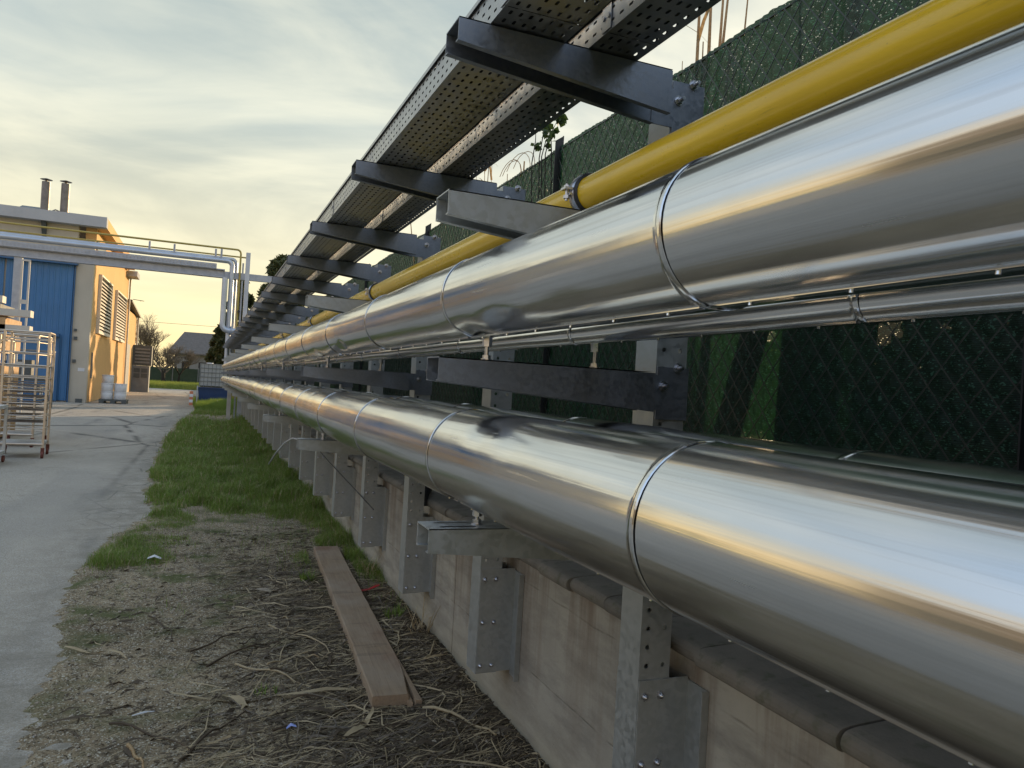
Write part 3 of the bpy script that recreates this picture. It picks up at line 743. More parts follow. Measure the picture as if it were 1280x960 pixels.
# net, pressed into the mesh and puffed out between the wires
def net():
    ysn = np.concatenate([np.arange(fy0, 0, .04), np.arange(0, 5.5, .0125), np.arange(5.5, fy1, .05)]); zsn = np.arange(0, hh+.03, .0135)
    YY, ZZ = np.meshgrid(ysn, zsn); uu_, vv_ = (YY-fy0+hh*slope-ZZ*slope)/pit, (YY-fy0+ZZ*slope)/pit
    XXn = .004-.013*np.abs(np.sin(np.pi*uu_)*np.sin(np.pi*vv_))*(.75+.5*vnoise(YY/.07, ZZ/.08, 3))+.02*(fbm(YY*1.3, ZZ*1.3, 9)-.5)
    ZZ = ZZ.copy(); ZZ[-1] += .03*(fbm(ysn*5, ysn*0+.5, 4)-.5)
    Vn = np.stack([XXn, YY, ZZ], -1).reshape(-1, 3); nx = len(ysn); ny = len(zsn)
    ii = np.arange(ny-1)[:, None]*nx+np.arange(nx-1)[None, :]; qq = np.stack([ii, ii+nx, ii+nx+1, ii+1], -1).reshape(-1, 4)
    me = bpy.data.meshes.new('shade_net'); me.vertices.add(len(Vn)); me.vertices.foreach_set('co', Vn.astype(np.float32).ravel())
    me.loops.add(qq.size); me.loops.foreach_set('vertex_index', qq.astype(np.int32).ravel()); me.polygons.add(len(qq))
    me.polygons.foreach_set('loop_start', np.arange(0, qq.size, 4, dtype=np.int32)); me.polygons.foreach_set('use_smooth', np.ones(len(qq), dtype=bool))
    me.materials.append(NET); me.update(calc_edges=True); return me
link('shade_net', net(), fn)
mb = MB()
for _ in range(700):
    yy = R.uniform(fy0, 12); zz = hh+.012; q_ = .0009
    p0 = Vector((.004, yy, zz)); p1 = p0+Vector((R.uniform(-.01, .01), R.uniform(-.02, .02), R.uniform(.004, .022)))
    mb.add([p0+Vector((0, -q_, 0)), p0+Vector((0, q_, 0)), p1], [(0, 1, 2)])
tag(link('net_fringe', mb.mesh('net_fringe', WIRE), fn), kind='stuff')
mb = MB(); mb.tube([(-.004, fy0, hh+.006), (-.004, fy1, hh+.006)], .0035, 6); link('top_wire', mb.mesh('top_wire', WIRE), fn)
post = MB(); a_, t_ = .042, .004; ph = (.933*S+H)-fz0
post.hexa([(-.03, 0, -.06), (-.03+a_, 0, -.06), (-.03+a_, t_, -.06), (-.03, t_, -.06)], [(-.03, 0, ph-.03), (-.03+a_, 0, ph), (-.03+a_, t_, ph), (-.03, t_, ph-.03)])
post.hexa([(-.03+a_-t_, t_, -.06), (-.03+a_, t_, -.06), (-.03+a_, a_, -.06), (-.03+a_-t_, a_, -.06)], [(-.03+a_-t_, t_, ph), (-.03+a_, t_, ph), (-.03+a_, a_, ph-.04), (-.03+a_-t_, a_, ph-.04)])
pme = post.mesh('fence_post', IRON)
yy = .76-1.73
while yy < 24: link('fence_post', pme, fn, (0, yy*S, 0)); yy += 1.73

# ================================================================= PLANTS BEHIND THE FENCE
def leaf_cloud(name, mat_, n, boxfn, size, parent=None, seed=1, asp=2.2, droop=0):
    rs = np.random.RandomState(seed); P = boxfn(rs, n)
    n = len(P); a1 = rs.normal(size=(n, 3)); a1 /= np.linalg.norm(a1, axis=1)[:, None]; a1[:, 2] -= droop
    b1 = rs.normal(size=(n, 3)); b1 = np.cross(a1, b1); b1 /= np.linalg.norm(b1, axis=1)[:, None]
    s_ = (size*(.6+.8*rs.rand(n)))[:, None]
    v0 = P-a1*s_*.5*asp; v2 = P+a1*s_*.5*asp; v1 = P+b1*s_*.5; v3 = P-b1*s_*.5
    V = np.stack([v0, v1, v2, v3], 1).reshape(-1, 3)
    return link(name, fast_mesh(name, V, n, 4, mat_), parent)
def clump_box(clumps):
    """points scattered round many small centres"""
    def f(rs, n):
        c_ = np.array([c[:3] for c in clumps]); r__ = np.array([c[3] for c in clumps]); w_ = r__**2; w_ = w_/w_.sum()
        ids = rs.choice(len(c_), n, p=w_); dd = rs.normal(size=(n, 3)); dd /= np.linalg.norm(dd, axis=1)[:, None]
        return c_[ids]+dd*(r__[ids]*rs.rand(n)**.45)[:, None]
    return f
def shrub(label, loc, w_, d_, h_, nclump, nleaf, size, mat_=None, seed=1, group=None, name='shrub', cat='shrub'):
    t = thing(name, label, cat, loc, group); rs = random.Random(seed)
    cl_ = []
    for _ in range(nclump):
        while True:
            u_ = (rs.uniform(-1, 1), rs.uniform(-1, 1), rs.uniform(0, 1))
            if u_[0]**2+u_[1]**2+(u_[2]*.9)**4 < 1: break
        cl_.append((u_[0]*w_/2, u_[1]*d_/2, .1+u_[2]*h_, rs.uniform(.10, .26)*min(1.6, h_)))
    leaf_cloud('foliage', mat_ or LEAF, nleaf, clump_box(cl_), size, t, seed)
    st = MB()
    for i in range(9):
        c = rs.choice(cl_); st.tube([(rs.uniform(-.1, .1), rs.uniform(-.1, .1), -.1), (c[0]*.4, c[1]*.4, c[2]*.5), (c[0], c[1], c[2])], [.02, .012, .004], 5)
    part('stem', st, BARK, t); return t
RG = .70
shrub('dense dark evergreen shrub close behind the green net, nearest the viewer', (2.45, .35, RG), 1.6, 2.1, 2.3, 60, 15000, .045, seed=3, group='shrubs behind the fence')
shrub('low dark shrub behind the net between the dark trunks and the nearest post', (2.5, 2.0, RG), 1.2, .9, .9, 26, 5000, .045, seed=4, group='shrubs behind the fence')
shrub('loose shrub behind the fence between the hedge gap and the leaning trunk', (3.5, 6.6, RG), 1.6, 2.2, 1.1, 30, 6500, .05, seed=5, group='shrubs behind the fence')
shrub('scruffy shrub behind the fence beside the second fence post', (2.5, 6.3, RG), 1.3, 2.6, 1.45, 34, 7000, .05, seed=8, group='shrubs behind the fence')
for i, yy in enumerate((9.4, 12.8, 16.5, 20.8, 25.0)):
    shrub('shrub behind the far part of the fence, ' + ['first after the scruffy one', 'second after the scruffy one', 'third after the scruffy one', 'fourth after the scruffy one', 'last before the wall ends'][i], (2.7+.2*(i % 2), yy, RG), 1.6, 3.4, 1.3+.15*(i % 3), 34, 5000, .07, seed=20+i, group='shrubs behind the fence')
HEDGE = leafmat('mid_green_hedge_leaf', (.045, .10, .022), (.09, .14, .03), .55, .45, 1.5)
HL = ('nearest the viewer', 'just before the narrow gap', 'just beyond the narrow gap', 'behind the scruffy shrub', 'second from the far end', 'at the far end')
for i, (hx, hy) in enumerate(((5.4, -1.9), (5.5, 3.25), (5.6, 9.1), (6.0, 14.0), (5.8, 19.0), (6.0, 24.0))):  # added hedge keeps the sun off the net; gap shaped to admit it
    shrub('added sun blocking green hedge section well behind the fence, ' + HL[i], (hx, hy, RG), 2.0, 5.1, 2.5, 80, 8500, .12, HEDGE, 60+i, 'added hedge sections behind the fence', 'added_hedge_section', 'hedge')
tk = thing('tree_trunk', 'thick dark upright tree trunk seen through the green net', 'tree', (1.68, 1.80, RG))
part('trunk', MB().tube([(0, 0, -.1), (0, .004, .5), (.01, -.003, 1.1), (0, .01, 1.45)], [.088, .076, .074, .068], 14), BARK, tk)
tk = thing('tree_trunk', 'dark leaning tree trunk behind the net, left of the upright trunk', 'tree', (1.64, 2.08, RG))
part('trunk', MB().tube([(0, .14, -.1), (0, .08, .35), (0, .01, .70), (0, -.11, 1.06), (0, -.2, 1.35)], [.052, .047, .043, .040, .034], 12), BARK, tk)

def blade_strip(mb, p0, d, length, width, bend, n=5, mi=0, side_=None):
    """a narrow curved leaf"""
    p, d = Vector(p0), Vector(d).normalized(); s_ = side_ or d.cross(Vector((0, 0, 1)))
    if s_.length < .1: s_ = Vector((R.uniform(-1, 1), R.uniform(-1, 1), 0))
    s_.normalize(); vs = []; fs = []
    for i in range(n+1):
        w_ = width*(1-(i/n)**1.6)*.5+.0003
        vs += [p-s_*w_, p+s_*w_]; p = p+d*(length/n); d = (d+Vector((0, 0, -bend/n))).normalized()
    for i in range(n): fs.append((2*i, 2*i+1, 2*i+3, 2*i+2))
    mb.add(vs, fs, True, mi)
def reed_clump(label, loc, n, h_, lean=.1, spread=.08, seed=1, thick=.011, leaves=4):
    rs = random.Random(seed); t = thing('reed_clump', label, 'reed', loc, 'dry reeds behind the fence')
    for i in range(n):
        mb = MB(); x_, y_ = rs.uniform(-spread, spread), rs.uniform(-spread, spread); lx, ly = rs.uniform(-lean, lean), rs.uniform(-lean, lean); hh_ = h_*rs.uniform(.72, 1.05)
        pts = [Vector((x_+lx*hh_*q**1.4, y_+ly*hh_*q**1.4, hh_*q)) for q in (0, .25, .5, .75, 1)]
        th = thick*rs.uniform(.5, 1.1); mb.tube(pts, [th, th*.95, th*.85, th*.7, th*.3], 6, False)
        for _ in range(leaves):
            q = rs.uniform(.35, .98); pt = Vector((x_+lx*hh_*q**1.4, y_+ly*hh_*q**1.4, hh_*q)); an = rs.uniform(0, 6.28)
            blade_strip(mb, pt, (math.cos(an)*.6, math.sin(an)*.6, rs.uniform(.3, 1.1)), rs.uniform(.15, .42), .014, rs.uniform(.5, 2.2))
        part('cane', mb, REED, t)
    return t
reed_clump('bundle of dry reddish reed canes rising above the net right of the nearest post', (1.72, 2.42, RG), 9, 2.5, .035, .05, 2, .013, 3)
reed_clump('thin sparse reeds between the nearest post and the reddish cane bundle', (1.74, 2.62, RG), 3, 2.6, .02, .05, 12, .006, 4)
reed_clump('reeds with drooping orange leaf above the darkest part of the net', (1.95, 2.10, RG), 3, 2.35, .03, .02, 4, .007, 6)
reed_clump('small clump of dry reeds at the top corner of the dark net', (2.15, 2.28, RG), 4, 2.75, .03, .02, 14, .011, 4)
reed_clump('two orange dry reed canes left of the pointed fence post', (1.74, 4.35, RG), 3, 2.35, .04, .05, 5, .014, 1)
reed_clump('single grey reed cane beside the orange canes', (1.74, 4.12, RG), 1, 2.35, .03, .01, 6, .012, 3)
reed_clump('tangled reeds beyond the second post', (1.8, 5.8, RG), 6, 2.3, .12, .2, 7, .007, 5)
reed_clump('wispy reeds with long thin leaves rising past the far cable tray', (1.9, 7.6, RG), 8, 1.75, .10, .35, 9, .007, 6)
# creeper with a few dark leaves on the net near the first arm
vn = thing('creeper', 'dark leafed creeper climbing over the top edge of the net by the nearest tray arm', 'creeper', (fx, 3.4, fz1))
mb = MB(); cl_ = []
for i in range(5):
    y_ = R.uniform(-.18, .18); h_ = R.uniform(.10, .30); yb = y_+R.uniform(-.15, .15)
    mb.tube([(.0, y_, -.4), (-.02, y_, 0), (0, (y_+yb)/2+.03, h_*.6), (R.uniform(-.05, .05), yb, h_)], [.003, .003, .0025, .001], 5)
    cl_ += [(R.uniform(-.02, .02), yb, h_, .035), (0, (y_+yb)/2, h_*.5, .03)]
part('stem', mb, BARK, vn)
leaf_cloud('foliage', LEAF, 90, clump_box(cl_), .030, vn, 7, 1.2)
vn2 = thing('dry_tendril', 'pale looping dry tendrils sticking out above the net', 'creeper', (fx, 3.75, fz1))
mb = MB()
for i in range(4):
    r_ = R.uniform(.08, .16); c0 = R.uniform(-.1, .15); pts = [(0.0, c0-r_*1.6*math.cos(t)*1.0, r_*math.sin(t)+.0) for t in np.linspace(-.2, 2.6, 9)]
    mb.tube(pts, .0018, 5)
part('stem', mb, REED, vn2)
# a few fine stems crossing the upper sky beyond the wide tray
reed_clump('fine feathery reed tips hanging over the outer tray at the top', (1.75, 4.95, RG), 5, 3.95, .03, .10, 31, .004, 6)

# ================================================================= VERGE: GRASS, LITTER, STICKS
def grass_patch():
    rs = np.random.RandomState(9); out = []
    def field(n, y0, y1, hb, wb_):
        yy = y0+(y1-y0)*rs.rand(n); xx = -1.0+2.36*rs.rand(n)
        ex = edge_x(yy)
        dens = fbm(xx*1.1+5, yy*.8, 41)
        lim = np.interp(yy, [5.0, 6.0, 6.35, 6.6, 7.4, 8.2, 12, 31], [.95, .80, .44, .30, .27, .25, .20, .27])
        lim = lim+np.where((xx > .02) & (xx < 1.0), np.interp(yy, [6.6, 7.5, 8.8], [.34, .24, 0]), 0)
        wr = np.clip((xx-.58)/.35, 0, 1)*np.clip((yy-5.3)/.5, 0, 1); lim = lim*(1-wr)+np.minimum(lim, .42)*wr
        lim = lim+np.where((xx > .76) & (xx < 1.22) & (yy < 6.75), 1, 0)*((xx-.80-(yy-3.4)*.05 > -.06) & (xx-1.02-(yy-3.4)*.05 < .03))
        lim = lim+np.clip((ex+.16-xx)/.12, 0, 1)*.35
        lim = lim+np.clip((yy-25.5)/.8, 0, 1)*np.clip((29.5-yy)/.8, 0, 1)*.32
        lim = lim+.34*(fbm(xx*2.9+9, yy*2.3, 91)-.45)+np.where(rs.rand(n) < .02, -.45, 0)
        lim = lim-np.clip((.02-xx)/.15, 0, 1)*np.clip((yy-6.25)/.25, 0, 1)*np.clip((9.2-yy)/.6, 0, 1)*.12-np.clip((xx-.95)/.15, 0, 1)*np.clip((yy-6.4)/.5, 0, 1)*.15
        ok = (dens+.16*(fbm(xx*6, yy*6, 61)-.5)-.30*rs.rand(n)**2 > lim*.9) & (xx > ex+.02)
        xx, yy, dens, lim = xx[ok], yy[ok], dens[ok], lim[ok]; n = len(xx)
        an = rs.rand(n)*6.283; cl = fbm(xx*3.3, yy*3.3, 51); h = hb*(.12+2.3*np.clip(cl-.12, 0, 1)**1.3)*(.6+.9*rs.rand(n)**2)*np.interp(yy, [5, 7, 9], [.55, .8, 1.0])
        h = h*np.where(xx > 1.0, 1.35, 1.0)*np.clip((dens-lim*.9+.1)/.25, .35, 1.15)
        lean = .25+.55*rs.rand(n); wd = wb_*(.7+.6*rs.rand(n))
        z0 = ground_h(xx, yy)-.006; dx, dy = np.cos(an), np.sin(an); sx, sy = -dy, dx
        b0 = np.stack([xx-sx*wd, yy-sy*wd, z0], -1); b1 = np.stack([xx+sx*wd, yy+sy*wd, z0], -1)
        mx, my, mz = xx+dx*h*lean*.35, yy+dy*h*lean*.35, z0+h*.62
        m0 = np.stack([mx-sx*wd*.7, my-sy*wd*.7, mz], -1); m1 = np.stack([mx+sx*wd*.7, my+sy*wd*.7, mz], -1)
        tp = np.stack([xx+dx*h*lean, yy+dy*h*lean, z0+h*(1.0-.25*lean)], -1)
        out.append(np.stack([b0, b1, m1, b0, m1, m0, m0, m1, tp], 1).reshape(-1, 3))
    field(130000, 4.9, 9.0, .085, .0015); field(100000, 8.6, 15, .12, .0026); field(60000, 14.6, 32, .14, .0050)
    V = np.concatenate(out); nb = len(V)//9
    gi = np.repeat((rs.rand(nb) < .13).astype(int), 3)
    tag(link('grass', fast_mesh('grass', V, len(V)//3, 3, [GRASS, STRAW], gi)), 'short lush green grass growing on the verge along the wall', 'grass', kind='stuff')
grass_patch()
def tufts(name, label, pts, n, h_, mat_, seed):
    rs = random.Random(seed); 
    t = thing(name, label, 'plant', (pts[0], pts[1], 0)); mb = MB()
    for _ in range(n):
        an = rs.uniform(0, 6.28); x_, y_ = rs.uniform(-.05, .05), rs.uniform(-.05, .05)
        blade_strip(mb, (x_, y_, float(ground_h(np.array(pts[0]+x_), np.array(pts[1]+y_)))-.004), (math.cos(an)*.5, math.sin(an)*.5, 1.0), h_*rs.uniform(.5, 1.1), .006, rs.uniform(.3, 1.4))
    part('leaf_blades', mb, mat_, t); return t
tufts('weed', 'small green weed at the foot of the wall right of the plank', (1.20, 4.70), 46, .11, GRASS, 3)
tufts('weed', 'tall dry grass tuft against the wall left of the second post', (1.27, 4.35), 26, .26, STRAW, 5)
tufts('weed', 'green tuft at the far end of the plank beside the wall', (1.22, 6.3), 70, .16, GRASS, 6)
tufts('weed', 'tiny bright green tuft among the reeds in front of the plank', (.36, 3.78), 40, .045, GRASS, 8)
tufts('weed', 'green tuft left of the middle of the plank', (.80, 5.75), 80, .10, GRASS, 9)
tufts('weed', 'dry grass tuft against the wall beyond the third post', (1.26, 5.75), 20, .22, STRAW, 10)
def litter():
    """ground litter nobody could count: straw, leaf scraps, grit"""
    rs = np.random.RandomState(14)
    def strips(n, xr, yr, lr, wr, keep):
        xx = xr[0]+(xr[1]-xr[0])*rs.rand(n); yy = yr[0]+(yr[1]-yr[0])*rs.rand(n)
        ok = keep(xx, yy, rs.rand(n)); xx, yy = xx[ok], yy[ok]; n = len(xx)
        an = rs.rand(n)*6.283+0*xx; an = np.where(rs.rand(n) < .5, rs.normal(.25, .5, n), an); l = lr[0]+(lr[1]-lr[0])*rs.rand(n)**2; wd = wr[0]+(wr[1]-wr[0])*rs.rand(n)
        dx, dy = np.cos(an)*l/2, np.sin(an)*l/2; sx, sy = -np.sin(an)*wd/2, np.cos(an)*wd/2
        curve = rs.normal(0, .12, n)*l; mx, my = xx-np.sin(an)*curve, yy+np.cos(an)*curve
        z = ground_h(xx, yy)+.002+.018*rs.rand(n)**2; t0 = rs.normal(0, .03, n)*l; tm = np.abs(rs.normal(0, .012, n))+.001
        za = np.maximum(ground_h(xx-dx, yy-dy), z+t0-.01)+.001; zb = np.maximum(ground_h(xx+dx, yy+dy), z-t0-.01)+.001; zm = np.maximum((za+zb)/2+tm*l*3, ground_h(mx, my)+.003)
        tw = rs.normal(0, .22, n)*wd
        A0 = np.stack([xx-dx-sx*.5, yy-dy-sy*.5, za], -1); A1 = np.stack([xx-dx+sx*.5, yy-dy+sy*.5, za], -1)
        M0 = np.stack([mx-sx, my-sy, zm-tw], -1); M1 = np.stack([mx+sx, my+sy, zm+tw], -1)
        B0 = np.stack([xx+dx-sx*.3, yy+dy-sy*.3, zb], -1); B1 = np.stack([xx+dx+sx*.3, yy+dy+sy*.3, zb], -1)
        return np.stack([A0, A1, M1, M0, M0, M1, B1, B0], 1).reshape(-1, 3)
    nearwall = lambda x_, y_, r_: (r_ < np.clip((x_-.05+.35*np.clip(4.2-y_, 0, 1))/.8, .10, 1)) & (r_ < np.interp(y_, [1.5, 5.0, 6.6, 9], [1, 1, .35, .1])) & (x_ > edge_x(y_)+.15)
    V1 = strips(30000, (-.7, 1.33), (2.2, 7.5), (.015, .17), (.0008, .0038), nearwall)
    tag(link('dry_straw_litter', fast_mesh('dry_straw_litter', V1, len(V1)//4, 4, STRAW)), 'thin dry straw and reed scraps strewn over the verge by the wall', 'litter', kind='stuff')
    V2 = strips(16000, (-.7, 1.33), (2.2, 7.8), (.02, .12), (.004, .016), nearwall)
    tag(link('leaf_litter', fast_mesh('leaf_litter', V2, len(V2)//4, 4, DARKLITTER)), 'dark rotting leaves and stems packed along the foot of the wall', 'litter', kind='stuff')
    V5 = strips(3800, (.0, 1.33), (2.2, 6.4), (.10, .42), (.003, .008), nearwall)
    tag(link('broken_reeds', fast_mesh('broken_reeds', V5, len(V5)//4, 4, [DARKLITTER, STRAW, TWIG], np.repeat(rs.randint(0, 3, len(V5)//8), 2))), 'long broken reeds matted together along the wall and plank', 'litter', kind='stuff')
    # grit and pebbles: flattened octahedra
    def stones(n, xr, yr, sz, fn):
        xx = xr[0]+(xr[1]-xr[0])*rs.rand(n); yy = yr[0]+(yr[1]-yr[0])*rs.rand(n); ok = fn(xx, yy, rs.rand(n)); xx, yy = xx[ok], yy[ok]; n = len(xx)
        s_ = sz[0]+(sz[1]-sz[0])*rs.rand(n)**3; an = rs.rand(n)*6.28; c, s2 = np.cos(an), np.sin(an); el_ = .6+.4*rs.rand(n); z = ground_h(xx, yy)+s_*.1
        pts = [(1, 0, 0), (0, 1, 0), (-1, 0, 0), (0, -1, 0)]
        E = [np.stack([xx+(a_*c-b_*s2*el_)*s_, yy+(a_*s2+b_*c*el_)*s_, z], -1) for a_, b_, _ in pts]
        T = np.stack([xx+.2*s_, yy, z+s_*.55], -1)
        return np.stack([w__ for i_ in range(4) for w__ in (E[i_], E[(i_+1) % 4], T)], 1).reshape(-1, 3)
    V4 = stones(26000, (-.95, 1.3), (2.3, 7.5), (.0012, .0075), lambda x_, y_, r_: (x_ > edge_x(y_)-.12*r_**2) & (r_ < .95))
    mi4 = np.repeat(rs.choice([0, 0, 0, 1, 2, 2], len(V4)//12), 4)
    tag(link('soil_crumbs', fast_mesh('soil_crumbs', V4, len(V4)//3, 3, [SOIL, STONE, DARKLITTER], mi4)), 'small crumbs of soil and grit covering the bare verge', 'gravel', kind='stuff')
    V3 = stones(6000, (-.75, 1.3), (2.3, 8), (.0015, .015), lambda x_, y_, r_: (x_ > edge_x(y_)-.02) & (fbm(x_*2.1, y_*2.1, 71) > .38))
    tag(link('pebbles', fast_mesh('pebbles', V3, len(V3)//3, 3, STONE)), 'pale grit and small pebbles scattered over the bare soil', 'gravel', kind='stuff')
litter()
def gz(x_, y_): return float(ground_h(np.array(float(x_)), np.array(float(y_))))
def stick(label, p0, p1, r_, mat_, bow=.05, flat=False, seed=0, name='reed_stalk', cat='stick', lift=.008, group='fallen reed stalks on the verge'):
    rs = random.Random(seed); t = thing(name, label, cat, (p0[0], p0[1], 0), group); mb = MB()
    P0, P1 = Vector((p0[0], p0[1], 0)), Vector((p1[0], p1[1], 0)); dd = P1-P0; nn = Vector((-dd.y, dd.x, 0)); pts = []
    for i in range(9):
        q = i/8; p = P0+dd*q+nn*bow*math.sin(q*math.pi)+nn*rs.uniform(-.012, .012)
        pts.append(Vector((p.x-p0[0], p.y-p0[1], gz(p.x, p.y)+lift+r_+.01*math.sin(q*9+seed))))
    if flat:
        vs = []; s_ = nn.normalized()
        for i, p in enumerate(pts):
            w_ = r_*1.5*math.sin(math.pi*(.08+.88*i/8))+.0015; tw = math.sin(i*.9+seed)*.5
            o_ = s_*w_+Vector((0, 0, w_*tw)); vs += [p-o_, p+o_]
        mb.add(vs, [(2*i, 2*i+1, 2*i+3, 2*i+2) for i in range(8)], True)
    else: mb.tube(pts, [r_*(1-.5*i/8) for i in range(9)], 7)
    part('stalk', mb, mat_, t)
stick('flat brown reed blade lying alone near the asphalt edge', (-.59, 4.57), (-.28, 4.35), .0065, STRAW, .03, True, 1)
stick('long tan reed blade curving across the soil towards the plank end', (-.05, 3.78), (.86, 3.70), .0075, STRAW, -.08, True, 2)
stick('pale split reed stalk crossing over the long tan blade', (.24, 4.12), (.58, 3.74), .006, STRAW, .05, False, 3)
stick('grey forked twig at the bottom edge of the bare soil', (.0, 3.17), (.26, 3.53), .007, DARKLITTER, .04, False, 4)
stick('dark reed blade half on the asphalt at lower left', (-.56, 3.62), (-.22, 3.70), .0035, DARKLITTER, -.05, True, 5)
stick('thin brown twig left of the forked twig', (-.28, 3.55), (.04, 3.23), .006, DARKLITTER, .06, False, 6)
stick('short thick orange brown cane stub at the bottom edge', (-.19, 3.33), (-.12, 3.14), .008, REED, .02, False, 7)
stick('thin dark stalk pointing away on the bare soil above the pale one', (-.22, 5.06), (-.07, 4.55), .005, DARKLITTER, .06, False, 8)
stick('arched pale reed near the left side of the plank', (.45, 4.75), (.76, 4.08), .0055, STRAW, .05, False, 9)
stick('dark twig lying across the soil beyond the pale stalk', (.02, 4.35), (.30, 4.72), .006, DARKLITTER, -.05, False, 10)
stick('long dark stem running towards the plank across the litter', (.10, 4.15), (.62, 4.55), .006, DARKLITTER, .04, False, 11)
stick('pale curled reed leaf below the long tan blade', (.18, 3.72), (.24, 3.54), .010, STRAW, .25, True, 12)
stick('bright narrow stalk left of the plank middle', (.55, 4.9), (.50, 4.55), .004, STRAW, .1, False, 13)
stick('dark stalk pointing at the near end of the plank from below', (.35, 3.30), (.78, 3.52), .006, DARKLITTER, -.04, False, 14)
stick('broken reed lying between the plank and the wall', (1.10, 4.6), (1.06, 4.1), .006, STRAW, .12, False, 15)
stick('thin pale twig far up the verge before the grass', (.55, 5.95), (.62, 5.45), .004, STRAW, .10, False, 16)
stick('white flattened scrap of reed left of the grass tuft', (.38, 5.55), (.58, 5.45), .009, STONE, .05, True, 17)
stick('rough brown stalk right of the plank end near the wall', (1.02, 3.35), (1.22, 2.95), .008, STRAW, .06, False, 18)
stick('splayed dry leaf below the near end of the plank', (.62, 3.15), (.80, 3.42), .009, STRAW, -.1, True, 19)
for i in range(26):
    x_, y_ = R.uniform(.25, 1.15), R.uniform(2.9, 4.6); an = R.uniform(-.6, .9); l_ = R.uniform(.12, .38)
    if .74 < x_ < 1.12 and y_ > 3.35: x_ = R.choice((x_-.45, 1.18))
    x2, y2 = min(x_+math.cos(an)*l_, 1.30), y_+math.sin(an)*l_
    if y2 > 3.3 and x2 > .72 and x_ < .9: x2 = .72
    stick('loose reed stalk in the tangle round the near end of the plank', (x_, y_), (x2, y2), R.uniform(.0025, .0055), R.choice((STRAW, DARKLITTER, DARKLITTER)), R.uniform(-.1, .1), R.random() < .4, 40+i, lift=.016, group='loose stalks tangled round the plank end')
# standing pale arc of reed over the grass
mb = MB(); mb.tube([(.0, 0, 0), (.02, -1.2, .35), (.03, -2.4, .62), (.02, -3.4, .76), (0, -4.1, .80)], [.012, .013, .013, .012, .008], 6)
t = thing('reed_stalk', 'pale bent reed arching over the grass towards the post arms', 'stick', (1.06, 13.2, 0)); part('stalk', mb, WHITEP, t)
# the plank
pk = thing('wooden_plank', 'weathered heavy plank lying on the verge with a splintered near corner', 'plank', (.90, 3.42, 0))
Lp_ = 3.22; wd = .205; z0 = .010; z1 = .082; yaw = -math.atan2(.16, 3.2); pk.rotation_euler = (0, 0, yaw)
mb = MB(); ny = 34; vs = []; rs = random.Random(3)
for i in range(ny+1):
    q = i/ny; y_ = q*Lp_; j = lambda s_: rs.uniform(-s_, s_)
    cut = .07*max(0, 1-q*9)
    x0_, x1_ = -wd/2+j(.0015), wd/2+j(.0015)-cut*.55
    vs += [(x0_, y_, z0), (x1_, y_, z0), (x1_+j(.001), y_, z1-.006), (x1_-.006, y_, z1+j(.0008)), (x0_+.005, y_, z1+j(.0008)), (x0_, y_, z1-.005)]
mb.add(vs, [(6*i+a_, 6*i+(a_+1) % 6, 6*i+6+(a_+1) % 6, 6*i+6+a_) for i in range(ny) for a_ in range(6)]+[(5, 4, 3, 2, 1, 0), tuple(6*ny+a_ for a_ in range(6))])
part('board', mb, PLANK, pk)
sp = MB(); sp.hexa([(wd/2-.012, -.035, .030), (wd/2+.016, -.030, .030), (wd/2+.020, -.028, .058), (wd/2-.010, -.032, .064)], [(wd/2-.006, .46, .030), (wd/2+.0045, .46, .030), (wd/2+.0045, .46, z1-.006), (wd/2-.006, .46, z1-.004)])
sp.hexa([(wd/2-.045, -.012, .02), (wd/2-.020, -.022, .02), (wd/2-.022, -.020, .05), (wd/2-.043, -.010, .055)], [(wd/2-.05, .20, .02), (wd/2-.02, .20, .02), (wd/2-.02, .20, z1-.012), (wd/2-.05, .20, z1-.012)])
part('splinter', sp, SPLIT, pk)
# bits of rubbish
def scrap(name, label, cat, pts, w_, mat_):
    t = thing(name, label, cat, (pts[0][0], pts[0][1], 0)); mb = MB(); P = [Vector((p[0]-pts[0][0], p[1]-pts[0][1], gz(p[0], p[1])+p[2])) for p in pts]
    vs = []
    for i, p in enumerate(P): vs += [p+Vector((0, -w_, 0)), p+Vector((0, w_, .004*(i % 2)))]
    n_ = len(vs); vs += [v+Vector((0, 0, .002)) for v in vs]
    fs = []
    for i in range(len(P)-1): fs += [(2*i, 2*i+1, 2*i+3, 2*i+2), (n_+2*i, n_+2*i+2, n_+2*i+3, n_+2*i+1), (2*i, 2*i+2, n_+2*i+2, n_+2*i), (2*i+1, n_+2*i+1, n_+2*i+3, 2*i+3)]
    mb.add(vs, fs, True); part('strip', mb, mat_, t)
scrap('plastic_ribbon', 'crumpled red plastic strip between the plank and the wall', 'litter', [(1.06, 5.40, .02), (1.10, 5.33, .012), (1.16, 5.30, .022), (1.22, 5.33, .035), (1.25, 5.36, .03)], .016, REDP)
scrap('plastic_scrap', 'small pale blue plastic scrap on the soil left of the plank', 'litter', [(.41, 3.31, .012), (.43, 3.32, .018), (.45, 3.31, .014)], .009, BLUEC)
scrap('paper_scrap', 'white paper scrap on the soil at the left edge of the verge', 'litter', [(-.20, 3.62, .006), (-.15, 3.64, .010), (-.11, 3.67, .006)], .004, WHITEP)
scrap('plastic_scrap', 'creased white plastic scrap at the left end of the grass', 'litter', [(-.32, 6.55, .03), (-.27, 6.50, .05), (-.22, 6.52, .03)], .03, WHITEP)
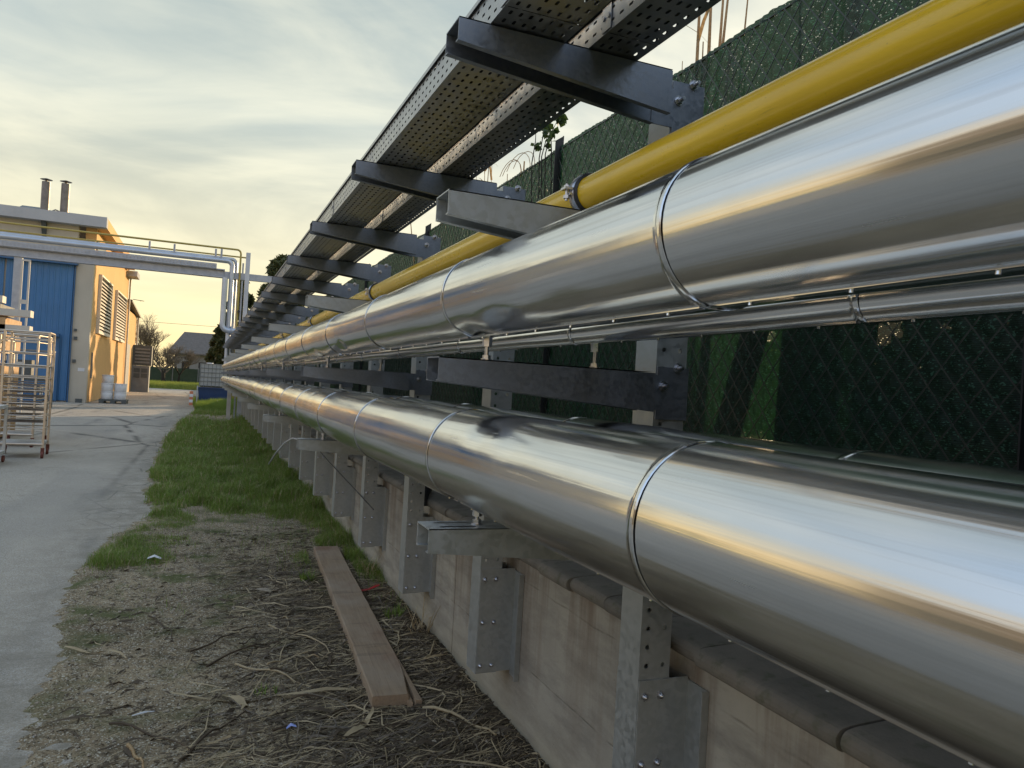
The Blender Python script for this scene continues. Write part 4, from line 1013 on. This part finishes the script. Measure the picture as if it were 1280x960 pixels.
# black hose elbow on the coping behind the third post
hs = thing('hose_elbow', 'black hose elbow on the coping behind the third post', 'hose', (1.27, 4.50, WT+.06))
mb = MB(); mb.tube([(.10, .25, .05), (.06, .06, .06), (.015, .0, .03), (.0, -.02, -.035)], [.040, .042, .040, .038], 14); part('hose', mb, BLACKR, hs)
part('collar', MB().tube([(.0, -.018, -.028), (.0, -.021, -.055)], .046, 14), BLACKR, hs)
cb = thing('loose_cable', 'thin black cable hanging slantwise in front of the posts', 'cable', (1.16, 5.3, .62))
part('sheath', MB().tube([(0, 0, 0), (.0, .9, .05), (0, 1.9, .10), (.005, 2.8, .15), (.02, 3.6, .16)], .0045, 6), BLACKR, cb)

# ================================================================= BUILDING
BX, BY = -4.40, 35.4
bd = thing('factory_building', 'orange and cream industrial building with big blue door at left', 'building', (BX, BY, 0))
zt = 4.25+1.5     # wall head under the canopy
mb = MB(); mb.box(-16, -.62, 0, .3, 0, zt+1.55); part('front_wall', mb, CREAM, bd)
mb = MB(); mb.box(-.62, 0, -.02, .32, 0, zt+.9); part('corner_pier', mb, CREAM, bd)
mb = MB(); mb.box(-.4, 0, .322, 15.2, 0, zt+1.5); part('side_wall', mb, ORANGE, bd)
mb = MB(); mb.box(-16, .42, -.45, 0.0, 7.18, 7.60); mb.box(-16, .0, 0.001, 15.2, 7.30, 7.56); part('parapet', mb, PARA, bd)
mb = MB(); mb.box(0.001, .42, .001, 13.5, 7.18, 7.60); part('side_parapet', mb, ORANGE, bd)
mb = MB(); mb.box(-11, -.55, -.30, -.001, 5.56, 5.84); part('door_header', mb, BLUED, bd)
# corrugated blue door sheet
def door_panel(w_, h_):
    mb = MB(); n = int(w_/.20); st = w_/n
    for i in range(n):
        x0_ = i*st; prf = [(x0_, 0), (x0_+st*.62, 0), (x0_+st*.72, -.022), (x0_+st*.90, -.022), (x0_+st, 0)]
        for (a0, b0), (a1, b1) in zip(prf, prf[1:]): mb.add([(a0, b0, 0), (a1, b1, 0), (a1, b1, h_), (a0, b0, h_)], [(0, 1, 2, 3)])
    return mb.mesh('door_panel', BLUE)
for x_ in (-.64-2.38, -.64-4.78, -.64-7.18): link('door_panel', door_panel(2.34, 5.5), bd, (x_, -.06, .06))
mb = MB(); mb.box(-.66, -.62, -.12, -.001, 0, 5.56); part('door_jamb', mb, BLUED, bd)
# small pass door frame with a canopy
mb = MB(); mb.box(-2.50, -1.02, -.42, -.12, 2.62, 2.74); mb.box(-2.50, -2.44, -.20, -.12, .02, 2.62); mb.box(-1.08, -1.02, -.20, -.12, .02, 2.62); part('pass_door_frame', mb, BLUED, bd)
mb = MB(); mb.box(-2.44, -1.08, -.17, -.125, .05, 2.6); part('pass_door', mb, BLUE, bd)
# brackets under the parapet
for x_ in (-8.6, -4.55, -1.9):
    mb = MB(); mb.hexa([(x_, -.30, 7.1), (x_+.16, -.30, 7.1), (x_+.16, -.001, 6.6), (x_, -.001, 6.6)], [(x_, -.38, 7.17), (x_+.16, -.38, 7.17), (x_+.16, -.001, 7.17), (x_, -.001, 7.17)]); part('eave_bracket', mb, GREYU, bd)
# wall fittings on the pier
for z_, s_ in ((2.9, .09), (2.55, .12), (1.62, .12)):
    mb = MB(); mb.box(-.55, -.55+s_, -.08, -.02, z_, z_+s_*1.1); part('wall_fitting', mb, GREYU, bd)
mb = MB(); mb.box(-.34, -.10, -.032, -.0205, 1.28, 1.42); part('warning_plate', mb, WHITEP, bd)
mb = MB(); mb.box(-.36, -.12, -.06, -.0205, .0, .16); part('socket_box', mb, GREYU, bd)
# louvred windows on the orange wall
sl = MB(); sl.hexa([(0.02, 0, 0), (.10, 0, -.075), (.112, 0, -.070), (.03, 0, .012)], [(0.02, 1, 0), (.10, 1, -.075), (.112, 1, -.070), (.03, 1, .012)])
slm = sl.mesh('slat', LOUV)
for (ya, yb) in ((1.75, 6.1), (8.4, 13.4)):
    wn = thing('louvred_window', None, None, (0, 0, 0)); wn.parent = bd
    bpy.data.objects.remove(wn)
    f_ = MB(); z0_, z1_ = 2.95, 5.50; e_ = .07
    f_.box(.002, .13, ya, ya+e_, z0_, z1_); f_.box(.002, .13, yb-e_, yb, z0_, z1_); f_.box(.002, .13, ya+e_, yb-e_, z0_, z0_+e_); f_.box(.002, .13, ya+e_, yb-e_, z1_-e_, z1_); f_.box(.002, .02, ya+e_, yb-e_, z0_+e_, z1_-e_, 1)
    wn = part('louvred_window', f_, [LOUV, GLASSD], bd)
    for i in range(15): link('slat', slm, wn, (.022, ya+e_+.002, z0_+.17+i*(z1_-z0_-.22)/15), None, (1, yb-ya-2*e_-.004, 1.5))
mb = MB(); mb.box(.002, .05, .9, 1.06, 1.0, 2.1); part('notice_board', mb, GREYL, bd)
mb = MB(); mb.tube([(.10, 15.0, 0), (.10, 15.0, 7.1)], .05, 8); part('downpipe', mb, PALE, bd)
mb = MB(); mb.tube([(.42, 13.4, 5.5), (1.0, 13.4, 5.45)], .02, 6); mb.tube([(.8, 13.1, 5.45), (.8, 13.7, 5.45)], .015, 6); part('aerial', mb, GREYU, bd)
mb = MB(); mb.box(-.4, .55, 13.6, 15.3, 6.85, 7.15); part('side_canopy', mb, PARA, bd)
# roof openings band in the gable wall
mb = MB(); mb.box(.001, .05, .4, 3.2, 6.35, 6.75); part('upper_window', mb, GLASSD, bd)
# chimneys on the roof
for x_, h_ in ((-2.02, 8.98), (-1.32, 9.00)):
    mb = MB(); mb.tube([(x_, .9, 7.5), (x_, .9, h_)], .16, 18); c_ = part('chimney', mb, STACK, bd)
    cp = MB(); cp.tube([(x_, .9, h_), (x_, .9, h_+.09)], .05, 8); cp.tube([(x_, .9, h_+.09), (x_, .9, h_+.15)], [.23, .03], 18, smooth=False); part('chimney_cap', cp, STACK, c_)
rt = thing('roof_tank', 'grey domed tank on the roof beside the two flues', 'tank', (-7.0, 37.9, 7.56))
mb = MB(); mb.tube([(-.75, 0, .2), (-.68, 0, .2), (-.5, 0, .2), (.4, 0, .2), (.62, 0, .2), (.72, 0, .2)], [.03, .3, .42, .42, .30, .03], 20); part('vessel', mb, GREYL, rt)
part('vent_pipe', MB().tube([(.5, -.3, .4), (.75, -.3, .55), (1.05, -.3, .45)], .03, 6), STACK, rt)
# lower extension
bx2 = thing('low_extension', 'lower orange lean to behind the main building with a pale gutter pipe', 'building', (BX, BY+15.3, 0))
mb = MB(); mb.box(-3, 0, 0, 6.8, 0, 5.05); part('wall', mb, ORANGE, bx2)
mb = MB(); mb.hexa([(-3, -.1, 5.9), (.25, -.1, 5.5), (.25, -.1, 5.62), (-3, -.1, 6.02)], [(-3, 7, 5.3), (.25, 7, 4.98), (.25, 7, 5.1), (-3, 7, 5.42)]); part('roof', mb, GREYU, bx2)
part('downpipe', MB().tube([(.12, 6.7, 0), (.12, 6.7, 5.0)], .06, 8), PALE, bx2)
mb = MB(); mb.box(.002, .06, .5, 2.6, 0, 3.0); part('door', mb, GREYL, bx2)
# long yard building on the left, outside the frame, mirrored in the pipes
lb_ = thing('yard_building', 'long low beige yard building with dark doorways on the left', 'building', (-15, 2, 0))
mb = MB(); mb.box(-6, 0, -16, 12, 0, 4.2); part('wall', mb, plaster('dull_brown_render', (.16, .14, .12), (.12, .105, .09)), lb_)
mb = MB(); mb.box(-6.3, .35, -16.3, 12.3, 4.2, 4.55); part('roof', mb, PARA, lb_)
for i in range(6):
    mb = MB(); mb.box(.002, .06, -14+i*4.4, -11+i*4.4, 0, 2.7); part('door', mb, GREYU, lb_)

# ================================================================= GANTRY
gt = thing('pipe_gantry', 'galvanised gantry beam carrying pipes across the yard to the rack', 'gantry', (0, 26, 0))
Z = lambda z_: z_+H
mb = MB(); mb.box(-14, .45, -.12, .12, Z(3.06), Z(3.09)); mb.box(-14, .45, -.12, .12, Z(3.30), Z(3.33)); mb.box(-14, .45, -.01, .01, Z(3.09), Z(3.30)); part('main_beam', mb, GSTEEL, gt)
mb = MB(); mb.box(.45, 2.9, -.06, .06, Z(3.06), Z(3.27)); part('end_beam', mb, GSTEEL, gt)
mb = MB(); mb.plate((-14, -.16, Z(3.33)), (1, 0, 0), (0, 0, 1), list(np.linspace(0, 14.2, 143)), [0, .02, .07, .12, .15], lambda i, j: (.020, .017) if j in (1, 2) else None); mb.box(-14, .2, -.16, .16, Z(3.322), Z(3.329)); mb.box(-14, .2, .158, .16, Z(3.33), Z(3.48)); part('perforated_tray', mb, GSTEEL, gt)
def colm(x_, z1_, w_, d_, mt, nm='column', y_=0):
    mb = MB(); mb.box(x_-w_/2, x_+w_/2, y_-d_/2, y_+d_/2, 0, z1_); part(nm, mb, mt, gt)
colm(-5.17, Z(3.06), .20, .16, GSTEEL)
lf = MB(); lf.box(-5.04, -4.99, -.30, -.26, .0, Z(2.98)); lf.box(-4.86, -4.81, -.30, -.26, 0, Z(2.95)); lf.box(-5.04, -4.81, -.301, -.259, Z(2.93), Z(2.98))
for z_ in (.5, 1.4, 2.3, 3.2): lf.box(-4.99, -4.86, -.295, -.265, z_, z_+.12)
part('ladder_frame', lf, PALE, gt)
colm(1.13, Z(3.95), .13, .13, GPIPE); colm(.82, Z(3.06), .12, .09, PALE, 'column', .3); colm(.99, Z(3.6), .05, .05, GSTEEL)
def bend_pipe(label_, pts, r_, mt, n=14):
    part(label_, MB().tube(pts, r_, n), mt, gt)
def run(x0_, z_, xd, zd, r_, R_, y_=0):
    """across at z_, bend down at xd, end at zd"""
    pts = [Vector((x0_, y_, z_))]+[Vector((xd-R_, y_, z_))+Vector((R_*math.sin(t), 0, -R_*(1-math.cos(t)))) for t in np.linspace(0, math.pi/2, 7)]+[Vector((xd, y_, zd))]
    return pts
bend_pipe('crossing_pipe', run(-14, Z(3.60), .66, Z(.2), .075, .16, -.10), .075, GPIPE)
bend_pipe('crossing_pipe', run(-14, Z(3.70), .78, Z(.2), .055, .14, .08), .055, GPIPE)
bend_pipe('gas_branch', run(-14, Z(4.0), .90, Z(.55), .03, .12, -.08), .030, YELD)
bend_pipe('gas_branch', [(-14, .1, Z(3.80)), (1.1, .1, Z(3.80))], .024, YELD)
for x_ in (-1.75, -1.05, .15, .32): part('pipe_stand', MB().box(x_-.03, x_+.03, -.10, -.04, Z(3.66), Z(3.95) if x_ != .32 else Z(3.97)), GSTEEL, gt)
pts = [Vector((.47, -.2, Z(3.05))), Vector((.47, -.2, Z(1.60)))]+[Vector((.47+.18*(1-math.cos(t)), -.2, Z(1.57)-.18*math.sin(t))) for t in np.linspace(0, math.pi/2, 6)]+[Vector((1.0, -.2, Z(1.39)))]
bend_pipe('drop_pipe', pts, .085, GPIPE)
part('pipe_flange', MB().tube([(.72, -.2, Z(1.39)), (.75, -.2, Z(1.39))], .14, 16), GSTEEL, gt)
part('valve', MB().tube([(.93, -.12, Z(2.02)), (.93, -.30, Z(2.02))], .04, 8), IRON, gt)

# ================================================================= YARD THINGS
# trolley rack
tr = thing('rack_trolley', 'tall stainless rack trolley with shelf rails on red brown casters', 'trolley', (-2.62, 14.35, 0))
tr.rotation_euler = (0, 0, .06)
def bar(a, b, r_, name='rail', mt=STEEL, par=None, n=6): return part(name, MB().tube([a, b], r_*1.35, n), mt, par or tr)
W2, D2, TH = .30, .34, 2.0
for sx in (-1, 1):
    for sy in (-1, 1): part('upright', MB().box(sx*W2-.016, sx*W2+.016, sy*D2-.016, sy*D2+.016, .16, TH), STEEL, tr)
for sy in (-1, 1):
    bar((-W2, sy*D2, TH), (W2, sy*D2, TH), .014, 'top_rail'); bar((-W2, sy*D2, .22), (W2, sy*D2, .22), .018, 'bottom_rail')
for sx in (-1, 1): bar((sx*W2, -D2, TH), (sx*W2, D2, TH), .014, 'top_rail')
for z_ in (.46, .66, .86, 1.06, 1.26, 1.46, 1.66, 1.88):
    for sx in (-1, 1): bar((sx*(W2-.02), -D2, z_), (sx*(W2-.02), D2, z_), .010, 'shelf_runner')
    for sy in (-1, 1): bar((-W2, sy*D2, z_+.01), (W2, sy*D2, z_+.01), .008, 'cross_rail')
for z_ in (.56, .75, .97, 1.15): part('wire_shelf', MB().box(-W2+.03, W2-.03, -D2+.03, D2-.03, z_, z_+.012), simple('brown_tray', (.17, .13, .10), (.12, .09, .07), 6, .6), tr)
part('base_pan', MB().box(-W2+.01, W2-.01, -D2+.01, D2-.01, .20, .235), WOODP, tr)
part('pale_tray', MB().box(-W2+.04, W2-.03, -D2+.02, D2-.02, 1.43, 1.47), WOODP, tr)
for sx in (-1, 1):
    for sy in (-1, 1):
        c_ = part('caster', MB().tube([(sx*W2-.018, sy*D2-.02, .055), (sx*W2+.018, sy*D2-.02, .055)], .055, 14), RUST, tr)
        part('caster_fork', MB().box(sx*W2-.026, sx*W2+.026, sy*D2-.02, sy*D2+.012, .075, .165), RUST, c_)
tr2 = copy_tree(tr); tr2.location = (-3.02, 16.2, 0); tr2.rotation_euler = (0, 0, -.12); tr2['label'] = 'rack trolley standing right behind the tall one, half hidden by it'
# second trolley cut by the frame edge
t2 = thing('rack_trolley', 'pale low trolley cut off by the left picture edge', 'trolley', (-2.98, 13.1, 0))
for sx in (-.28, .28):
    for sy in (-.3, .3):
        part('upright', MB().box(sx-.018, sx+.018, sy-.018, sy+.018, .12, .84), PALE, t2); part('caster', MB().tube([(sx-.015, sy, .05), (sx+.015, sy, .05)], .05, 12), RUST, t2)
part('deck', MB().box(-.30, .30, -.32, .32, .82, .86), WOODP, t2); part('deck', MB().box(-.30, .30, -.32, .32, .14, .18), WOODP, t2)
# stacked tan crates at the frame edge
cr = thing('crate_stack', 'tan wooden crates stacked at the left edge behind the trolley', 'crates', (-4.15, 17.5, 0))
for z0_, z1_ in ((.05, 1.42), (1.72, 2.02), (2.12, 2.34)):
    part('crate', MB().box(-1.2, .62, -.5, .9, z0_, z1_), TANW, cr)
for z_ in (2.08, 2.38, 2.62):
    part('pale_beam', MB().box(-1.2, 1.02 if z_ < 2.5 else .55, -.5, -.2, z_+.0, z_+.13), PALE, cr)
part('gap_shade_block', MB().box(-1.1, .5, -.4, .8, 2.40, 2.60), GREYU, cr)  # solid dark block drawn for the shade between the stacked pieces
part('stack_post', MB().box(.45, .52, -.52, -.505, 0, 2.4), PALE, cr)
# trolley far behind by the blue door
ft = thing('steel_table', 'dark steel worktable in front of the blue door behind the trolley', 'table', (-5.6, 30.2, 0))
part('table_top', MB().box(-.6, .8, -.4, .4, 1.9, 1.96), GREYL, ft)
for sx in (-.55, .75):
    for sy in (-.35, .35): part('leg', MB().box(sx-.04, sx+.04, sy-.04, sy+.04, 0, 1.9), GREYU, ft)
part('shelf', MB().box(-.5, .7, -.35, .35, .9, 1.0), GREYU, ft); part('stored_bin', MB().box(-.3, .2, -.3, .3, 1.0, 1.6), GREYU, ft); part('stored_bin', MB().box(-.3, .5, -.3, .3, .1, .8), BLUED, ft)
# white drums on a black pallet
pl = thing('pallet', 'black plastic pallet carrying white drums by the orange wall', 'pallet', (-3.45, 36.3, 0))
part('deck', MB().box(-.52, .52, -.5, .5, .10, .17), GREYU, pl)
for sx in (-.42, 0, .42): part('runner', MB().box(sx-.09, sx+.09, -.5, .5, 0, .10), GREYU, pl)
def drum(x_, y_, z_, label):
    t = thing('white_drum', label, 'drum', (x_, y_, z_), 'white plastic drums on the black pallet')
    part('body', MB().tube([(0, 0, 0), (0, 0, .02), (0, 0, .28), (0, 0, .30)], [.21, .225, .235, .22], 18), WHITEP, t)
    part('lid', MB().tube([(0, 0, .30), (0, 0, .335)], [.245, .24], 18), WHITEP, t)
for x_, w_ in ((-3.70, 'left'), (-3.20, 'right')):
    drum(x_, 36.05, .17, f'white drum on the {w_} at the bottom, front of the black pallet'); drum(x_, 36.05, .51, f'white drum on the {w_} on top, front of the black pallet')
drum(-3.75, 36.56, .17, 'white drum at the rear left corner of the pallet, lowest of three')
drum(-3.75, 36.56, .51, 'white drum at the rear left corner of the pallet, middle of three'); drum(-3.75, 36.56, .85, 'white drum standing highest at the rear left of the pallet')
# stacked grey units
gu = thing('cooling_unit', 'dark grey louvred cooling unit, lower one, beyond the orange building', 'cooling unit', (-3.85, 56.5, 0))
part('casing', MB().box(-.55, .5, -.4, .5, 0, 1.75), GREYL, gu)
for x_ in (-.42, .03):
    for z_ in (.95, 1.3): part('vent_panel', MB().box(x_, x_+.36, -.43, -.401, z_, z_+.27), GREYU, gu)
gu2 = thing('cooling_unit', 'dark grey louvred cooling unit on top of the lower one', 'cooling unit', (-3.8, 56.5, 1.76))
part('casing', MB().box(-.6, .55, -.4, .5, 0, 1.35), GREYU, gu2)
for i in range(5): part('slat', MB().box(-.45, .45, -.44, -.401, .15+i*.22, .27+i*.22), GREYL, gu2)
# IBC tank on a blue bin, warning post, board
bb = thing('blue_bin', 'blue plastic bin on the verge under the caged tank', 'bin', (.45, 36.0, .55)); bb.location.z = .0
part('body', MB().hexa([(-.55, -.5, .10), (.58, -.5, .10), (.58, .5, .10), (-.55, .5, .10)], [(-.62, -.55, .84), (.66, -.55, .84), (.66, .55, .84), (-.62, .55, .84)]), BLUEB, bb)
part('rim', MB().box(-.65, .69, -.58, .58, .84, .89), BLUEB, bb)
ib = thing('ibc_tank', 'white caged liquid tank standing on the blue bin at the end of the pipes', 'tank', (.40, 36.0, .90))
part('tank_body', MB().box(-.50, .56, -.42, .42, .06, 1.0), simple('cloudy_tank_plastic', (.40, .41, .40), (.33, .34, .33), 3, .5), ib); part('lid', MB().tube([(-.15, 0, 1.0), (-.15, 0, 1.07)], .14, 14), WHITEP, ib)
for i in range(8): part('cage_bar', MB().box(-.53+i*.157, -.505+i*.157, -.47, -.45, .03, 1.02), GREYL, ib)
for i in range(6): part('cage_bar', MB().box(-.53, .60, -.448, -.43, .05+i*.19, .075+i*.19), GREYL, ib)
for sy in (-.44, .44): part('cage_bar', MB().box(-.55, -.53, sy-.02, sy+.02, .03, 1.02), GREYL, ib)
wp = thing('warning_post', 'small red and white striped barrier post beside the blue bin', 'post', (-.42, 35.2, 0))
for i in range(5): part('stripe', MB().box(-.07, .07, -.05, .05, .1+i*.12, .22+i*.12), (WHITEP if i % 2 else simple('faded_orange_red', (.55, .20, .10), (.45, .15, .08), 5, .6)), wp)
part('stake', MB().box(.20, .25, -.05, 0, 0, .95), GSTEEL, wp)
wbd = thing('white_board', 'white board lying flat on the grass before the blue bin', 'board', (.76, 33.2, .06)); part('sheet', MB().box(-.5, .48, -.35, .35, 0, .09), WOODP, wbd); part('peg', MB().box(-.18, -.13, -.05, 0, .09, .38), WOODP, wbd)
tf = thing('grass_mound', 'rough grass growing round the blue bin at the end of the verge', 'grass', (0, 0, 0))
bpy.data.objects.remove(tf)
def far_grass():
    rs = np.random.RandomState(3); n = 26000; yy = 31.5+7.5*rs.rand(n); xx = -.6+2.6*rs.rand(n); ok = (xx > edge_x(yy)+.05+.25*(fbm(yy, xx, 3)-.4)); xx, yy = xx[ok], yy[ok]; n = len(xx)
    an = rs.rand(n)*6.28; h = .20+.55*rs.rand(n)*fbm(xx*1.5, yy*1.5, 6); w_ = .012; z = -.02*np.ones(n)
    b0 = np.stack([xx-w_, yy, z], -1); b1 = np.stack([xx+w_, yy, z], -1); tp = np.stack([xx+np.cos(an)*.06, yy+np.sin(an)*.06, z+h], -1)
    V = np.stack([b0, b1, tp], 1).reshape(-1, 3); tag(link('rough_grass', fast_mesh('rough_grass', V, n, 3, GRASS)), 'rough grass round the blue bin at the far end of the verge', 'grass', kind='stuff')
    n = 60000; yy = 70+45*rs.rand(n)**1.5; xx = -14+22*rs.rand(n); h = .25+.35*rs.rand(n); w_ = .035; z = 0*xx; an = rs.rand(n)*6.28
    b0 = np.stack([xx-w_, yy, z], -1); b1 = np.stack([xx+w_, yy, z], -1); tp = np.stack([xx+np.cos(an)*.12, yy+np.sin(an)*.12, z+h], -1)
    V = np.stack([b0, b1, tp], 1).reshape(-1, 3); tag(link('meadow_grass', fast_mesh('meadow_grass', V, n, 3, FIELD)), 'sunlit rough meadow grass beyond the end of the yard', 'grass', kind='stuff')
far_grass()

# ================================================================= FAR THINGS
ff = thing('green_boundary_fence', 'dark green screened boundary fence across the far end of the meadow', 'fence', (-4, 88, 0))
part('screen', MB().box(-14, 16, 0, .06, .1, 1.85), GREENF, ff)
pm2 = MB().box(-.05, .05, -.08, -.001, 0, 2.0).mesh('fence_post', GREYL)
for i in range(13): link('fence_post', pm2, ff, (-14+i*2.5, 0, 0))
hs_ = thing('far_house', 'grey gabled house behind the bare trees', 'house', (-.3, 118, 0))
part('wall', MB().box(-3.6, 5, 0, 8, 0, 4.2), HOUSEW, hs_)
mb = MB(); mb.add([(-4.6, -.6, 4.0), (6, -.6, 4.0), (6, 4, 7.2), (-2.6, 4, 7.2), (-4.6, 8.6, 4.0), (6, 8.6, 4.0), (-4.6, -.6, 4.2), (6, -.6, 4.2), (6, 4, 7.4), (-2.6, 4, 7.4), (-4.6, 8.6, 4.2), (6, 8.6, 4.2)], [(6, 7, 8, 9), (9, 8, 11, 10), (6, 9, 10), (0, 3, 2, 1), (3, 4, 5, 2), (0, 4, 3), (0, 1, 7, 6), (0, 6, 10, 4), (7, 1, 2, 8), (2, 5, 11, 8), (4, 10, 11, 5)]); part('roof', mb, ROOFT, hs_)
for x_ in (-2.6, -.4, 2.0): part('window', MB().box(x_, x_+1.0, -.03, -.001, 1.8, 3.0), GLASSD, hs_)
def bare_tree(label, loc, h_, seed, depth=6, spread=.62, mt=TWIG, trunk=.16, group='bare trees at the far end'):
    rs = random.Random(seed); t = thing('bare_tree', label, 'tree', loc, group); tr_, tw = MB(), MB()
    def grow(p, d, l, r_, lv):
        d = d.normalized(); q = p+d*l*.5+Vector((rs.uniform(-.08, .08), rs.uniform(-.08, .08), 0))*l; e = p+d*l+Vector((rs.uniform(-.1, .1), rs.uniform(-.1, .1), 0))*l
        (tr_ if lv < 2 else tw).tube([p, q, e], [r_, r_*.85, r_*.68], 7 if lv < 2 else 4, False)
        if lv >= depth: return
        for _ in range(3 if lv > 1 else (3 if lv == 0 else 3)):
            nd = d+Vector((rs.uniform(-1, 1), rs.uniform(-1, 1), rs.uniform(-.2, .75)))*spread*1.25
            grow(e if rs.random() < .7 else q, nd, l*rs.uniform(.62, .86), r_*.62, lv+1)
    grow(Vector((0, 0, -.1)), Vector((rs.uniform(-.1, .1), 0, 1)), h_*.26, trunk, 0)
    part('trunk', tr_, BARK, t); part('twigs', tw, mt, t)
bare_tree('low spreading bare tree in front of the grey house', (-3.55, 84, 0), 6.0, 4, 7, .75, TWIG, .22)
bare_tree('bare tree beside the grey house on its left', (-5.4, 96, 0), 7.4, 11, 7, .6, TWIG, .2)
bare_tree('thin bare tree half hidden behind the cooling units', (-7.6, 92, 0), 8.4, 21, 7, .6, TWIG, .18)
bare_tree('small bare tree just right of the spreading one', (-2.2, 86, 0), 4.8, 31, 7, .7, TWIG, .14)
def evergreen(label, loc, h_, w_, n, seed, size=.16, group='evergreens at the far end'):
    t = thing('evergreen_tree', label, 'tree', loc, group); rs = random.Random(seed)
    part('trunk', MB().tube([(0, 0, -.2), (.05, 0, h_*.4), (0, 0, h_*.9)], [.16, .11, .02], 8), BARK, t)
    cl_ = []; lim = MB()
    for i in range(120):
        q = rs.random()**.8; rad = w_/2*(1-q)**.55*(.35+.75*math.sqrt(rs.random())); an = rs.uniform(0, 6.28); c = (math.cos(an)*rad, math.sin(an)*rad, .5+q*(h_-.6), rs.uniform(.14, .34)*w_*.30); cl_.append(c)
        if i % 6 == 0: lim.tube([(0, 0, c[2]*.85), c[:3]], [.04, .01], 4)
    part('limbs', lim, BARK, t); leaf_cloud('crown', EVER, n, clump_box(cl_), size, t, seed)
evergreen('tall dark evergreen behind the far end of the rack', (1.75, 47, 0), 7.2, 2.5, 20000, 5)
evergreen('lower dark evergreen left of the tall one', (1.0, 52, 0), 4.6, 2.0, 12000, 6)
evergreen('dark evergreen seen through the arms right of the gantry columns', (3.6, 44, 0), 8.2, 3.6, 20000, 9)
for i, (x_, y_, h_) in enumerate(((7.5, 52, 6), (12, 60, 7.5), (3.0, 74, 5.0), (-12, 120, 8), (10, 110, 9))):
    evergreen(['bushy tree behind the fence far right', 'broad tree furthest right behind the fence', 'round dark tree between the house and the rack', 'far tree behind the orange building', 'far tree right of the house'][i], (x_, y_, 0), h_, h_*.7, 9000, 40+i, .24)
# overhead wire beyond the yard
ow_ = thing('overhead_wire', 'thin overhead wire crossing the sky above the far house', 'wire', (0, 95, 0)); part('strand', MB().tube([(-30, 0, 7.9), (-8, 0, 6.9), (10, 0, 7.0), (30, 0, 8.2)], .02, 5), IRON, ow_)
